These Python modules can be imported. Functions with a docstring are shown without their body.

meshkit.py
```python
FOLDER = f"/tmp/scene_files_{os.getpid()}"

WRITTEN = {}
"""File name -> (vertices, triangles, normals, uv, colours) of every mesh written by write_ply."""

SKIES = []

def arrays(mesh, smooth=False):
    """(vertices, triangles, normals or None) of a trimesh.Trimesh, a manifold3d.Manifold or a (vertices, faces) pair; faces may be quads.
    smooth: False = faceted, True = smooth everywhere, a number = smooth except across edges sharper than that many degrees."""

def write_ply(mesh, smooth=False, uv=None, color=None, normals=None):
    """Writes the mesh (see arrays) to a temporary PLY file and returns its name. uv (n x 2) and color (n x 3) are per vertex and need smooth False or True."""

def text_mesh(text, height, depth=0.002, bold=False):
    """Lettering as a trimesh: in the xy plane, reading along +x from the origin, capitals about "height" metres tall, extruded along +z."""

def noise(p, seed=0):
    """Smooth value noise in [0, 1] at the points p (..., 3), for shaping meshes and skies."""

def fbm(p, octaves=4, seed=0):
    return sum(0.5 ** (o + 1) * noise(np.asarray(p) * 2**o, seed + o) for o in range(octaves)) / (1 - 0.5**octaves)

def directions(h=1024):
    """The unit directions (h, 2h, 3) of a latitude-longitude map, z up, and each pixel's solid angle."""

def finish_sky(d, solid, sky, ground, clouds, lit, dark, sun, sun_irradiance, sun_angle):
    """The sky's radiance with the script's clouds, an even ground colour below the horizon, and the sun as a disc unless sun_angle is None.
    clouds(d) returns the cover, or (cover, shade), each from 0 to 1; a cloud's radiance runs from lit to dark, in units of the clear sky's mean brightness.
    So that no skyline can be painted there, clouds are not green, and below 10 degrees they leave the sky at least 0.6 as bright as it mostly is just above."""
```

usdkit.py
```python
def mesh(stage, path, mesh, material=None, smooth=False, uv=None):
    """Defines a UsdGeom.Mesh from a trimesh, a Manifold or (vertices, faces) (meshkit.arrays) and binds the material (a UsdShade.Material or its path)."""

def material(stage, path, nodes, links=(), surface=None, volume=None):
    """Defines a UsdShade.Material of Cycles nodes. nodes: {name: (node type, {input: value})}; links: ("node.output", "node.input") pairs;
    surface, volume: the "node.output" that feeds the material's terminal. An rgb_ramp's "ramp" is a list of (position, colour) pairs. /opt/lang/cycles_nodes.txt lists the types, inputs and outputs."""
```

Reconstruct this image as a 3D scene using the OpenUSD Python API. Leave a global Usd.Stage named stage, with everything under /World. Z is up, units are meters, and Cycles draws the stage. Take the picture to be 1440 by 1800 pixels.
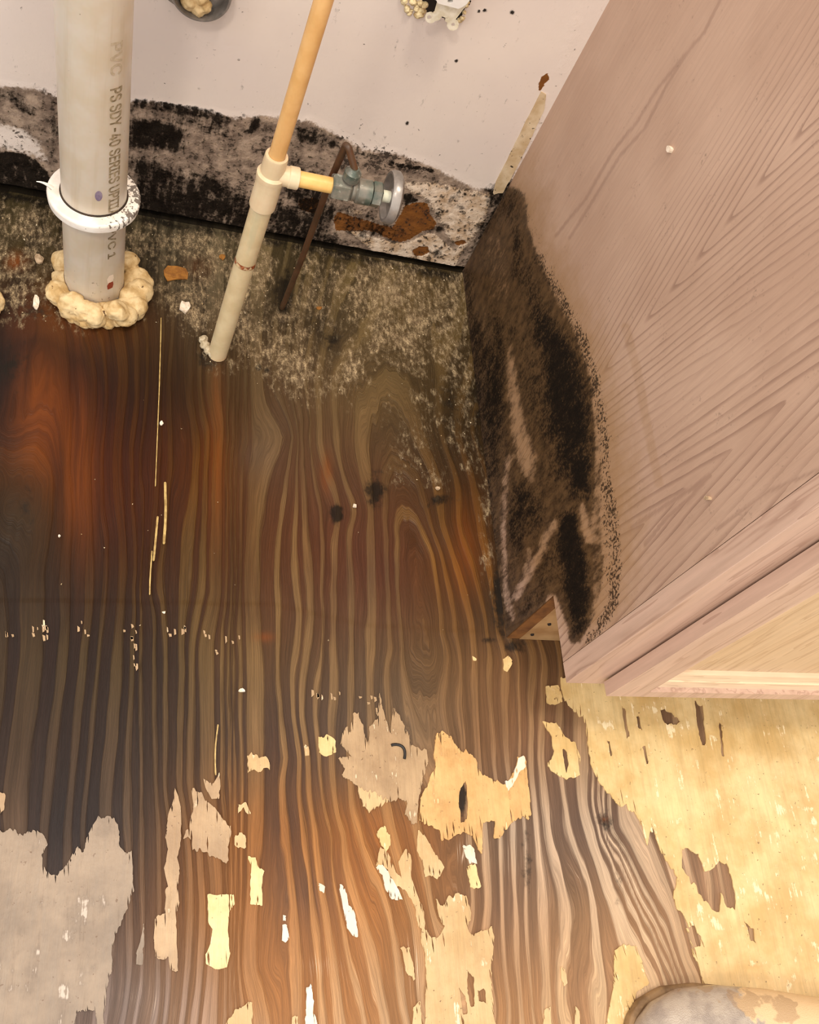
import math, random
import numpy as np, trimesh, manifold3d as m3, usdkit, meshkit
from meshkit import noise, fbm
import shapely
from shapely.geometry import Polygon, LineString, Point
from scipy.spatial.transform import Rotation
from scipy.interpolate import RBFInterpolator
from scipy.ndimage import distance_transform_edt, map_coordinates, gaussian_filter
from pxr import Usd, UsdGeom, UsdLux, UsdShade, Gf, Sdf, Vt

stage = Usd.Stage.CreateInMemory()
UsdGeom.SetStageUpAxis(stage, UsdGeom.Tokens.z)
UsdGeom.SetStageMetersPerUnit(stage, 1.0)
UsdGeom.Xform.Define(stage, '/World')
UsdGeom.Scope.Define(stage, '/World/Looks')
rng = np.random.default_rng(7)
T_ = Sdf.ValueTypeNames

# ------------------------------------------------------------------ camera, lights, exposure
# world: x to the right along the back wall, y into the wall (wall face y = 0), z up, origin in the corner wall / floor / cabinet side
F_PX = 1716.13
ROT = Rotation.from_rotvec([2.61638216, 0.0169775291, 0.447498136]).as_matrix()      # rows: right, down, forward
CAM = np.array([-0.42432755, -0.84859441, 0.87585457])
cam = UsdGeom.Camera.Define(stage, '/World/camera')
cam.CreateHorizontalApertureAttr(36.0); cam.CreateVerticalApertureAttr(45.0)
cam.CreateFocalLengthAttr(36.0 * F_PX / 1440); cam.CreateClippingRangeAttr(Gf.Vec2f(0.01, 50))
cam.CreateExposureAttr(0.12)
_m = np.eye(4); _m[0, :3] = ROT[0]; _m[1, :3] = -ROT[1]; _m[2, :3] = -ROT[2]; _m[3, :3] = CAM
cam.AddTransformOp().Set(Gf.Matrix4d(*_m.ravel().tolist()))

def rect_light(name, pos, target, w, h, power, color):
    l = UsdLux.RectLight.Define(stage, '/World/' + name)
    l.CreateWidthAttr(w); l.CreateHeightAttr(h); l.CreateIntensityAttr(power); l.CreateColorAttr(Gf.Vec3f(*color))
    m = Gf.Matrix4d().SetLookAt(Gf.Vec3d(*pos), Gf.Vec3d(*target), Gf.Vec3d(0, 1, 0.01)).GetInverse()
    l.AddTransformOp().Set(m)
rect_light('ceiling_lamp', (-0.24, -0.66, 2.40), (-0.24, -0.62, 0), 0.30, 0.30, 72, (1.0, 0.88, 0.73))
rect_light('ceiling_lamp_001', (-1.00, -1.45, 2.15), (-0.3, -0.3, 0), 0.24, 0.24, 68, (1.0, 0.89, 0.77))
rect_light('daylight_window', (-2.3, -1.2, 1.5), (-0.4, -0.9, 0), 0.9, 1.2, 1.3, (0.58, 0.70, 1.0))
dome = UsdLux.DomeLight.Define(stage, '/World/room_ambience')
dome.CreateIntensityAttr(0.44); dome.CreateColorAttr(Gf.Vec3f(1.0, 0.95, 0.90))

# ------------------------------------------------------------------ projection helpers
def to_px(P):
    q = (np.atleast_2d(P) - CAM) @ ROT.T
    z = np.maximum(q[:, 2], 0.05)
    return np.c_[720 + F_PX * q[:, 0] / z, 900 + F_PX * q[:, 1] / z]
def on_plane(px, axis, v):
    px = np.atleast_2d(np.asarray(px, float))
    d = np.c_[(px[:, 0] - 720) / F_PX, (px[:, 1] - 900) / F_PX, np.ones(len(px))] @ ROT
    t = (v - CAM[axis]) / d[:, axis]
    return CAM + t[:, None] * d
def floor_at(x, y, z=0.0): return on_plane([(x, y)], 2, z)[0]
def wall_at(x, y, d=0.0): return on_plane([(x, y)], 1, -d)[0]
def Z(poly, s, ox, oy): return [(ox + x / s, oy + y / s) for x, y in poly]
def lin(c):
    c = np.asarray(c, float) / 255.0
    return np.where(c <= 0.04045, c / 12.92, ((c + 0.055) / 1.055) ** 2.4)

# ------------------------------------------------------------------ scene-tree helpers
USED = {}
def path_for(name, parent):
    base = f"{parent}/{name}"
    n = USED.get(base, -1) + 1; USED[base] = n
    return base if n == 0 else f"{base}_{n:03d}"
def keys(prim, **kw):
    for k, v in kw.items():
        if v: prim.SetCustomDataByKey(k, v)
    return prim
def xform(name, label=None, category=None, group=None, kind=None, loc=(0, 0, 0)):
    x = UsdGeom.Xform.Define(stage, path_for(name, '/World'))
    if any(loc): x.AddTranslateOp().Set(Gf.Vec3d(*map(float, loc)))
    keys(x.GetPrim(), label=label, category=category, group=group, kind=kind)
    x._loc = np.array(loc, float)
    return x
ORIGIN = {}
def obj(name, mesh, mat, parent=None, smooth=False, attrs=None, **kw):
    pp = '/World' if parent is None else str(parent.GetPath())
    p = path_for(name, pp)
    org = ORIGIN.get(pp, np.zeros(3))
    v, f, n = meshkit.arrays(mesh, smooth)
    m = UsdGeom.Mesh.Define(stage, p)
    m.CreatePointsAttr(Vt.Vec3fArray.FromNumpy((v - org).astype(np.float32)))
    m.CreateFaceVertexCountsAttr(Vt.IntArray.FromNumpy(np.full(len(f), 3, np.int32)))
    m.CreateFaceVertexIndicesAttr(Vt.IntArray.FromNumpy(f.astype(np.int32).ravel()))
    m.CreateSubdivisionSchemeAttr('none')
    if n is not None:
        m.CreateNormalsAttr(Vt.Vec3fArray.FromNumpy(n.astype(np.float32))); m.SetNormalsInterpolation('vertex')
    UsdShade.MaterialBindingAPI.Apply(m.GetPrim()).Bind(mat)
    for k, a in (attrs or {}).items():
        a = np.asarray(a, np.float32)
        pv = UsdGeom.PrimvarsAPI(m).CreatePrimvar(k, T_.FloatArray if a.ndim == 1 else T_.Color3fArray, 'vertex')
        pv.Set(Vt.FloatArray.FromNumpy(a) if a.ndim == 1 else Vt.Vec3fArray.FromNumpy(a))
    keys(m.GetPrim(), **kw)
    ORIGIN[p] = org
    return m
def thing(name, label, category, base, group=None):
    x = xform(name, label, category, group, loc=tuple(base))
    ORIGIN[str(x.GetPath())] = np.array(base, float)
    return x

# ------------------------------------------------------------------ shader node graphs
OUT = {'noise_texture': 'fac', 'math': 'value', 'mix_color': 'result', 'mix_float': 'result', 'rgb_ramp': 'color', 'map_range': 'result', 'attribute': 'fac', 'geometry': 'position',
       'combine_xyz': 'vector', 'mapping': 'vector', 'bump': 'normal', 'principled_bsdf': 'BSDF', 'voronoi_texture': 'distance', 'vector_math': 'vector', 'separate_xyz': 'x',
       'texture_coordinate': 'object', 'object_info': 'random', 'hsv': 'color', 'wave_texture': 'fac', 'transparent_bsdf': 'BSDF', 'mix_closure': 'closure', 'glossy_bsdf': 'BSDF', 'translucent_bsdf': 'BSDF'}
class G:
    def __init__(s): s.nodes, s.links = {}, []
    def __call__(s, kind, out=None, **inp):
        nm = f'n{len(s.nodes)}'; vals = {}
        for k, v in inp.items():
            if isinstance(v, str) and '.' in v and v.split('.')[0] in s.nodes: s.links.append((v, f'{nm}.{k}'))
            else: vals[k] = v
        s.nodes[nm] = (kind, vals)
        return f'{nm}.{out or OUT[kind]}'
    def math(s, t, a, b=0.0, c=0.0, clamp=False): return s('math', math_type=t, value1=a, value2=b, value3=c, use_clamp=clamp)
    def add(s, a, b): return s.math('add', a, b)
    def mul(s, a, b): return s.math('multiply', a, b)
    def step(s, v, lo, hi, a=0.0, b=1.0): return s('map_range', range_type='smoothstep', value=v, from_min=lo, from_max=hi, to_min=a, to_max=b)
    def mix(s, f, a, b, t='mix'): return s('mix_color', blend_type=t, fac=f, a=a, b=b)
    def noise(s, scale, detail=3, rough=0.55, vec=None, dist=0.0, dims='3D', out=None):
        kw = dict(dimensions=dims, type='fBM', scale=scale, detail=detail, roughness=rough, distortion=dist)
        if vec: kw['vector'] = vec
        else: kw['vector'] = s('geometry')
        return s('noise_texture', out=out, **kw)
    def stretch(s, sc, rot=(0, 0, 0)): return s('mapping', vector=s('geometry'), scale=sc, rotation=rot)
    def at(s, name): return s('attribute', attribute=name)
    def atc(s, name): return s('attribute', out='color', attribute=name)
    def done(s, name, color, rough, normal=None, **kw):
        inp = dict(base_color=color, roughness=rough, **kw)
        if normal: inp['normal'] = normal
        b = s('principled_bsdf', **inp)
        return usdkit.material(stage, '/World/Looks/' + name, s.nodes, s.links, surface=b)
    def bump(s, h, strength=0.5, dist=0.001, normal=None):
        kw = dict(height=h, strength=strength, distance=dist)
        if normal: kw['normal'] = normal
        return s('bump', **kw)

def plain(name, rgb, rough=0.5, var=0.08, scale=60, bump=0.15, rgb2=None, spot=None, metallic=0.0, **kw):
    """a base colour with soft mottling, optional second colour in blotches and dark specks"""
    g = G()
    a = lin(rgb); b = lin(rgb2) if rgb2 else np.clip(a * (1 - 2 * var), 0, 1)
    n = g.noise(scale, 4, 0.6)
    col = g.mix(g.step(n, 0.35, 0.68), tuple(a), tuple(b))
    if spot:
        s = g.noise(spot[1], 3, 0.6)
        col = g.mix(g.step(s, spot[2], spot[2] + 0.05), col, tuple(lin(spot[0])))
    nn = g.bump(g.noise(scale * 6, 3, 0.6), bump, 0.0006)
    return g.done(name, col, rough, nn, metallic=metallic, **kw)

# ------------------------------------------------------------------ traced marks: raster maps in the plane of the tracing, sampled at mesh points
RX0, RY0, RX1, RY1, RS = -360, -360, 1860, 2280, 2.0
_gx, _gy = np.meshgrid(np.arange(RX0, RX1, RS), np.arange(RY0, RY1, RS))
def inside(polys):
    m = np.zeros(_gx.shape, bool)
    for p in polys:
        P = Polygon(p).buffer(0)
        x0, y0, x1, y1 = P.bounds
        s = (_gx >= x0) & (_gx <= x1) & (_gy >= y0) & (_gy <= y1)
        if s.any():
            m[s] |= shapely.contains_xy(P, _gx[s], _gy[s])
    return m
def sdf(polys):
    m = inside(polys)
    if not m.any(): return np.full(_gx.shape, -999.0)
    return (distance_transform_edt(m) - distance_transform_edt(~m)) * RS
def soft(polys, w, cap=1.0, inset=0.0):
    """0 outside to cap inside over a border w px wide centred on the outline"""
    if isinstance(polys[0][0], (int, float)): polys = [polys]
    return cap * np.clip(0.5 + (sdf(polys) - inset) / w, 0, 1)
def sample(field, px):
    c = [(px[:, 1] - RY0) / RS, (px[:, 0] - RX0) / RS]
    return map_coordinates(field, c, order=1, mode='nearest')
def blob(x, y, r, cap=1.0, ry=None):
    return cap * np.exp(-(((_gx - x) / r) ** 2 + ((_gy - y) / (ry or r)) ** 2))
def line_mask(pts, w, cap=1.0):
    return soft([list(LineString(pts).buffer(w).exterior.coords)], w * 0.8, cap)

def grid(us, vs, f):
    """tensor grid mesh; f(U, V) -> points; normal by right-hand order u x v"""
    U, V = np.meshgrid(us, vs); P = f(U.ravel(), V.ravel())
    nu, nv = len(us), len(vs)
    i, j = np.meshgrid(np.arange(nu - 1), np.arange(nv - 1))
    a = (j * nu + i).ravel()
    q = np.c_[a, a + 1, a + nu + 1, a + nu]
    return P, np.vstack([q[:, [0, 1, 2]], q[:, [0, 2, 3]]])
def spaced(lo, d0, d1, hi, step, coarse=0.06):
    a = np.arange(d0, d1 + step / 2, step)
    l = np.linspace(lo, d0, max(2, int((d0 - lo) / coarse) + 1))[:-1] if lo < d0 else []
    h = np.linspace(d1, hi, max(2, int((hi - d1) / coarse) + 1))[1:] if hi > d1 else []
    return np.r_[l, a[a < d1 - 1e-9], [d1], h]

# ------------------------------------------------------------------ basic shapes
def box(x0, x1, y0, y1, z0, z1, bev=0.0):
    if bev <= 0:
        return trimesh.creation.box(bounds=[[x0, y0, z0], [x1, y1, z1]])
    b = bev
    pts = []
    for x in (x0, x1):
        for y in (y0, y1):
            for z in (z0, z1):
                sx, sy, sz = (1 if x == x0 else -1), (1 if y == y0 else -1), (1 if z == z0 else -1)
                pts += [(x, y + sy * b, z + sz * b), (x + sx * b, y, z + sz * b), (x + sx * b, y + sy * b, z)]
    return trimesh.convex.convex_hull(np.array(pts))
def frame_of(d):
    d = np.asarray(d, float); d /= np.linalg.norm(d)
    a = np.cross(d, [0, 0, 1.0] if abs(d[2]) < 0.9 else [0, 1.0, 0]); a /= np.linalg.norm(a)
    return a, np.cross(d, a), d
def lathe(a, d, prof, n=40, phase=0.0):
    """prof: (t along d, radius) list from a along unit d; radius 0 closes"""
    e1, e2, d = frame_of(d)
    ang = np.arange(n) * 2 * math.pi / n + phase
    ring = np.cos(ang)[:, None] * e1 + np.sin(ang)[:, None] * e2
    V = np.vstack([np.asarray(a) + t * d + r * ring for t, r in prof])
    F = []
    for k in range(len(prof) - 1):
        i = np.arange(n); j = (i + 1) % n
        F += [np.c_[k * n + i, k * n + j, (k + 1) * n + j], np.c_[k * n + i, (k + 1) * n + j, (k + 1) * n + i]]
    m = trimesh.Trimesh(V, np.vstack(F), process=False)
    m.merge_vertices(); m.update_faces(m.nondegenerate_faces()); m.fix_normals()
    return m
def tube(pts, r, n=12):
    pts = np.asarray(pts, float); t = np.gradient(pts, axis=0); t /= np.linalg.norm(t, axis=1)[:, None]
    r = np.broadcast_to(r, (len(pts),))
    u = frame_of(t[0])[0]; V = []
    for p, d, rr in zip(pts, t, r):
        u = u - d * (u @ d); u /= np.linalg.norm(u); w = np.cross(d, u)
        an = np.arange(n) * 2 * math.pi / n
        V.append(p + rr * (np.cos(an)[:, None] * u + np.sin(an)[:, None] * w))
    V = np.vstack(V + [pts[:1], pts[-1:]]); k = len(pts); F = []
    i = np.arange(n); j = (i + 1) % n
    for s in range(k - 1):
        F += [np.c_[s * n + i, s * n + j, (s + 1) * n + j], np.c_[s * n + i, (s + 1) * n + j, (s + 1) * n + i]]
    F += [np.c_[j, i, np.full(n, k * n)], np.c_[(k - 1) * n + i, (k - 1) * n + j, np.full(n, k * n + 1)]]
    m = trimesh.Trimesh(V, np.vstack(F), process=False); m.fix_normals(); return m
def smooth_curve(pts, n=40):
    from scipy.interpolate import CubicSpline
    pts = np.asarray(pts, float); s = np.r_[0, np.cumsum(np.linalg.norm(np.diff(pts, axis=0), axis=1))]
    return CubicSpline(s, pts)(np.linspace(0, s[-1], n))
def cat(*ms): return trimesh.util.concatenate(list(ms))

# ------------------------------------------------------------------ FLOOR: bare plywood, grain traced as curves of equal ring number
CURVES = [(1.05, [(100,590),(117,740),(121,900),(117,1040),(117,1100),(84,1462),(60,1750)]), (1.36, [(148,1100),(113,1462)]), (2.2, [(226,1100),(212,1411)]), (2.58, [(257,1158),(265,1450),(260,1750)]),
 (3.13, [(315,1123),(311,1380)]), (3.55, [(377,757),(373,907),(370,1040),(352,1139),(354,1372)]), (3.95, [(393,1100),(397,1372),(404,1582),(397,1761)]), (4.15, [(421,644),(413,840),(413,1040)]),
 (4.65, [(463,1100),(467,1400),(455,1700)]), (4.88, [(515,766),(497,887),(487,974),(487,1096),(486,1197),(499,1294),(503,1333)]), (4.8, [(488,1411),(493,1489),(501,1598),(505,1780)]),
 (5.38, [(532,766),(539,887),(542,957),(553,1096),(534,1236),(544,1318),(546,1392),(556,1466),(567,1567),(591,1707)]), (5.75, [(553,661),(558,748),(563,828),(588,880),(584,929),(584,974),(577,1033),(581,1096),(580,1230)]),
 (6.0, [(615,898),(622,915),(605,943),(607,1096),(606,1230)]), (6.4, [(645,1110),(645,1230),(650,1330)]), (5.7, [(594,1470),(598,1547),(618,1606),(653,1761)]), (5.95, [(606,1431),(633,1528),(668,1637),(700,1800)]),
 (6.5, [(684,1411),(723,1567),(742,1637),(746,1761)]), (6.9, [(709,852),(692,887),(692,1026),(702,1140)]), (6.9, [(733,887),(768,974),(782,1061),(785,1110)]), (7.2, [(719,932),(712,1000),(722,1140)]), (7.2, [(745,1000),(760,1080),(765,1140)]),
 (6.5, [(700,700)]), (6.2, [(690,600)]), (6.4, [(782,922),(810,1009),(834,1096)]), (5.7, [(820,766),(848,852),(869,991),(883,1113)]), (6.0, [(868,1140),(876,1340)]), (5.4, [(932,1152),(928,1342),(936,1446),(945,1624),(953,1785)]),
 (4.8, [(997,1374),(1009,1462),(1053,1575),(1077,1728)]), (4.4, [(1033,1414),(1069,1543),(1110,1648),(1150,1728)]), (4.0, [(1069,1462),(1106,1527),(1166,1636),(1198,1724)]), (3.6, [(1106,1414),(1142,1487),(1182,1583),(1210,1680)]),
 (0.5, [(1440,1200)]), (1.0, [(1440,1800)]), (2.0, [(1300,1300),(1350,1500)]), (6.9, [(800,1300),(800,1600)]), (6.6, [(850,1780)]), (1.0, [(63,633)]), (0.85, [(0,760)]), (0.6, [(43,810),(77,840),(73,923),(63,1007)]), (0.55, [(12,900)]),
 (0.5, [(50,1150),(20,1400)]), (-0.8, [(-100,1200),(-120,800)]), (0.8, [(0,560)]), (2.0, [(200,560)]), (2.3, [(233,807),(240,973),(233,1107)]), (2.7, [(283,587),(273,840),(263,1040)]), (5.8, [(600,500)]), (6.2, [(800,500)]), (3.9, [(410,420)]), (1.1, [(100,400)]),
 (-3, [(-330,500),(-330,2000)]), (-1, [(1700,1000),(1750,2000)]), (5.5, [(900,2200)]), (3.5, [(300,2200)])]
_pts, _val = [], []
for u, c in CURVES:
    if len(c) == 1: _pts.append(c[0]); _val.append(u); continue
    L = LineString(c)
    for d in np.linspace(0, L.length, max(2, int(L.length / 45) + 1)):
        q = L.interpolate(d); _pts.append((q.x, q.y)); _val.append(u)
def spread(points, values, step=20, kernel='thin_plate_spline', smoothing=0.0):
    """smooth field through scattered values, on the tracing raster"""
    cx, cy = np.arange(RX0, RX1 + step, step), np.arange(RY0, RY1 + step, step)
    X, Y = np.meshgrid(cx, cy)
    v = np.asarray(values, float); v = v[:, None] if v.ndim == 1 else v
    r = RBFInterpolator(np.asarray(points, float) / 100, v, kernel=kernel, smoothing=smoothing)(np.c_[X.ravel(), Y.ravel()] / 100)
    out = []
    for k in range(v.shape[1]):
        f = r[:, k].reshape(X.shape)
        out.append(map_coordinates(f, [(_gy - RY0) / step, (_gx - RX0) / step], order=1, mode='nearest'))
    return out
GRAIN = spread(_pts, _val, 12, smoothing=0.002)[0]
LIGHT_BANDS = np.array([(-2.3,-2.15),(-1.9,-1.75),(-1.4,-1.25),(-0.9,-0.75),(-0.45,-0.3),(0.02,0.2),(.39,.74),(.95,1.11),(1.34,1.48),(1.63,1.71),(1.90,2.10),(2.24,2.33),(2.44,2.5),(2.68,2.76),(2.86,2.94),(3.13,3.25),(3.34,3.46),(3.54,3.80),(3.89,3.95),(4.01,4.06),(4.11,4.15),
 (4.22,4.28),(4.36,4.62),(4.84,4.93),(5.11,5.2),(5.28,5.4),(5.55,5.61),(5.75,5.87),(6.05,6.15),(6.37,6.53),(6.7,6.8),(6.95,7.05),(7.3,7.45)])
def band_distance(u):
    """signed distance (in hundredths of a ring number) to the nearest edge of a pale band, positive inside"""
    e = np.sort(LIGHT_BANDS.ravel()); k = np.searchsorted(e, u)
    lo, hi = e[np.clip(k - 1, 0, len(e) - 1)], e[np.clip(k, 0, len(e) - 1)]
    d = np.minimum(np.abs(u - lo), np.abs(hi - u)) * 100
    return np.where(k % 2 == 1, d, -d)
# colour of the wood's dark and pale rings, and of the stains in it (x, y, dark ring, pale ring)
WOOD = [(30,620,(22,14,6),(35,22,8)),(70,700,(75,32,10),(85,38,12)),(60,780,(85,42,14),(95,50,16)),(15,660,(18,12,6),(28,18,8)),(45,900,(50,38,22),(56,42,24)),(130,900,(78,38,12),(92,46,14)),(5,1000,(44,30,18),(54,38,24)),(-80,800,(70,34,12),(84,42,14)),(-80,1100,(50,36,26),(70,52,36)),(130,650,(56,28,8),(68,36,10)),(200,700,(56,28,10),(74,40,14)),(140,850,(75,34,12),(95,48,16)),
 (200,950,(66,32,12),(82,44,16)),(60,1050,(48,32,22),(66,48,30)),(300,700,(54,30,12),(66,42,20)),(300,950,(64,34,14),(88,62,32)),(380,800,(90,48,18),(106,70,32)),(400,650,(70,50,30),(95,75,50)),(440,800,(85,65,52),(95,76,58)),(500,800,(85,60,42),(112,88,62)),
 (540,950,(80,48,30),(125,95,62)),(620,950,(82,50,35),(118,90,60)),(680,1000,(80,48,34),(100,78,58)),(620,700,(95,74,48),(110,88,58)),(700,760,(85,66,44),(105,82,55)),(780,720,(60,45,25),(80,62,38)),(730,980,(90,58,38),(135,100,60)),(810,1000,(85,52,25),(150,100,50)),
 (840,800,(48,34,18),(75,52,28)),(870,1080,(60,42,25),(110,78,45)),(50,1150,(50,34,28),(80,62,40)),(150,1150,(48,32,24),(88,70,44)),(300,1150,(52,36,26),(98,78,50)),(400,1150,(80,56,36),(115,90,58)),(520,1150,(85,62,42),(130,102,70)),(650,1150,(85,65,48),(125,98,68)),
 (750,1150,(100,75,50),(125,95,65)),(880,1150,(105,75,50),(135,102,68)),(30,1300,(60,44,36),(85,66,48)),(130,1300,(50,36,30),(92,72,54)),(230,1300,(58,44,36),(100,80,60)),(330,1300,(66,48,36),(110,86,60)),(400,1300,(74,56,44),(122,96,68)),(500,1300,(75,55,44),(135,106,74)),
 (600,1300,(85,68,55),(130,104,76)),(720,1300,(100,82,65),(125,102,78)),(850,1300,(110,80,55),(140,105,75)),(930,1300,(120,88,65),(150,118,88)),(30,1450,(75,58,50),(120,95,75)),(100,1450,(52,42,40),(80,64,52)),(200,1450,(62,50,46),(105,86,70)),(330,1450,(110,75,48),(135,100,70)),
 (450,1450,(125,80,45),(160,110,68)),(500,1450,(80,58,48),(150,102,62)),(550,1450,(125,82,48),(165,118,75)),(650,1450,(150,98,58),(175,125,80)),(750,1450,(140,95,60),(165,125,85)),(880,1450,(105,85,70),(185,165,145)),(960,1450,(110,88,72),(190,165,140)),(1050,1450,(100,80,68),(195,172,148)),
 (260,1600,(110,80,60),(140,108,84)),(330,1600,(135,92,58),(160,118,82)),(450,1600,(145,98,60),(170,120,80)),(540,1570,(110,78,58),(175,128,85)),(620,1600,(160,108,66),(190,140,95)),(750,1600,(140,98,62),(180,140,100)),(880,1600,(120,92,72),(185,150,120)),(1000,1600,(135,105,78),(195,165,135)),
 (1120,1600,(150,115,85),(215,188,158)),(240,1750,(140,118,105),(170,150,140)),(350,1750,(150,112,82),(180,150,130)),(450,1750,(155,108,70),(180,132,90)),(600,1750,(160,112,72),(195,155,115)),(740,1750,(155,115,80),(190,155,120)),(900,1750,(160,120,85),(180,142,108)),
 (1000,1750,(150,115,85),(190,160,125)),(1150,1750,(165,130,100),(215,185,150)),(1300,1350,(140,110,85),(170,140,110)),(1250,1600,(150,118,92),(170,138,108)),(50,450,(60,48,26),(95,80,50)),(300,420,(75,66,50),(110,100,80)),(330,520,(70,64,50),(105,95,75)),(450,450,(80,68,45),(130,112,80)),
 (600,560,(75,62,42),(110,92,62)),(700,520,(100,82,52),(150,128,85)),(780,560,(75,60,38),(120,100,65)),(560,450,(60,50,32),(100,84,55)),(800,650,(62,48,28),(95,75,45)),(1400,1300,(150,120,90),(180,150,115)),(1400,1790,(150,120,90),(180,150,115))]
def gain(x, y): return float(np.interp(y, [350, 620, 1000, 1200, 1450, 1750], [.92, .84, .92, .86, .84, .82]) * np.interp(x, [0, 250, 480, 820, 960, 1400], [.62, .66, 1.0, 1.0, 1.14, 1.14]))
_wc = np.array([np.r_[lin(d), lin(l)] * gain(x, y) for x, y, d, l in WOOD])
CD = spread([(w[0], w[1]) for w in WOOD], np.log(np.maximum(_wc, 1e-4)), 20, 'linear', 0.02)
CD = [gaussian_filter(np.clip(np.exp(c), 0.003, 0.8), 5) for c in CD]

# grit and mould lying on the boards near the wall, plus a painted shadow
GRIT_BAND = [(-360,300),(820,470),(832,640),(815,720),(760,640),(700,660),(660,650),(600,645),(545,670),(520,695),(470,665),(420,645),(370,640),(340,590),(300,560),(270,548),(215,562),(150,572),(90,562),(0,568),(-360,540)]
GRIT = np.maximum.reduce([soft(GRIT_BAND, 60, 0.62), blob(430,470,70,.8), blob(470,560,50,.7), blob(690,510,85,.95), blob(740,560,60,.85), blob(540,645,55,.8), blob(600,640,60,.7), blob(800,560,30,.85,140), blob(120,380,120,.55,35), blob(400,420,160,.6,25),
                          blob(520,680,25,.6), blob(820,700,18,.55,120), blob(860,900,16,.5,140), blob(745,830,60,.4,30), blob(780,730,120,.35,120)])
GRIT = GRIT * (1 - 0.9 * np.maximum.reduce([blob(500,500,22,1,50), blob(585,590,40,.8,40), blob(180,500,95,.9,60), blob(40,500,60,.4)]))
MOULD_SHADE = np.maximum.reduce([blob(500,520,22,.9,55), blob(560,560,45,.55,35), blob(585,600,30,.6), blob(660,860,20,.75,40), blob(775,880,30,.6,16), blob(592,905,13,1.0,22), blob(845,690,22,.65,120), blob(800,720,60,.4,120), blob(880,1050,16,.8,90),  # the opening blob paints the brown tube's cast shadow on the floor
                           blob(15,640,45,.5,60), blob(45,880,28,.35,60), soft([(0,331),(812,476),(812,500),(500,436),(240,392),(0,352)], 26, .8), blob(270,440,30,.6), blob(60,420,90,.45,50), blob(40,540,80,.5,30), blob(905,1135,30,.7,16), blob(235,470,60,.5,60),
                           blob(372,630,34,.75,22), blob(812,1405,9,1.0,38), blob(1065,1440,22,.6,24), blob(925,1500,14,.45,110), blob(1085,1560,14,.4,60), blob(840,1340,40,.0), blob(455,645,9,.8), blob(470,650,7,.8), blob(865,1125,26,.5,10), line_mask([(680,1292),(705,1310)],3,.6)])
ORANGE = np.maximum.reduce([blob(70,720,45,.7,110), blob(140,820,28,.6,130), blob(120,560,130,.35,60), blob(30,460,20,.7,16), blob(95,520,30,.35), blob(380,800,14,.5,150), blob(575,830,10,.6,30), blob(820,960,25,.5,90), blob(350,470,22,.4), blob(465,1120,18,.5,8), blob(1063,1441,7,1.0,6), blob(840,1500,16,.0)])
SCUFF_GLARE = np.maximum.reduce([blob(570,1700,60,.5,40), blob(640,1720,50,.35,80), blob(720,1700,30,.5,90), blob(820,1500,22,.6,40), blob(640,1760,160,.3,40), blob(250,1760,90,.4,60), blob(900,1520,90,.35,60), blob(800,1640,30,.4,120), blob(940,1300,50,.0), blob(960,1540,200,.25,120)])  # pale scuffs, plus lamp glare painted into the floor colour
WET = np.maximum.reduce([soft([(-360,560),(450,640),(900,700),(880,1060),(-360,1060)], 160, .8), blob(100,1650,260,.6,260), blob(620,1650,150,.5,160)])
CLEAN_EDGE = soft([(-360,1048),(480,1062),(640,1098),(880,1112),(960,1120),(1500,1130),(1500,2300),(-360,2300)], 12)

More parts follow.
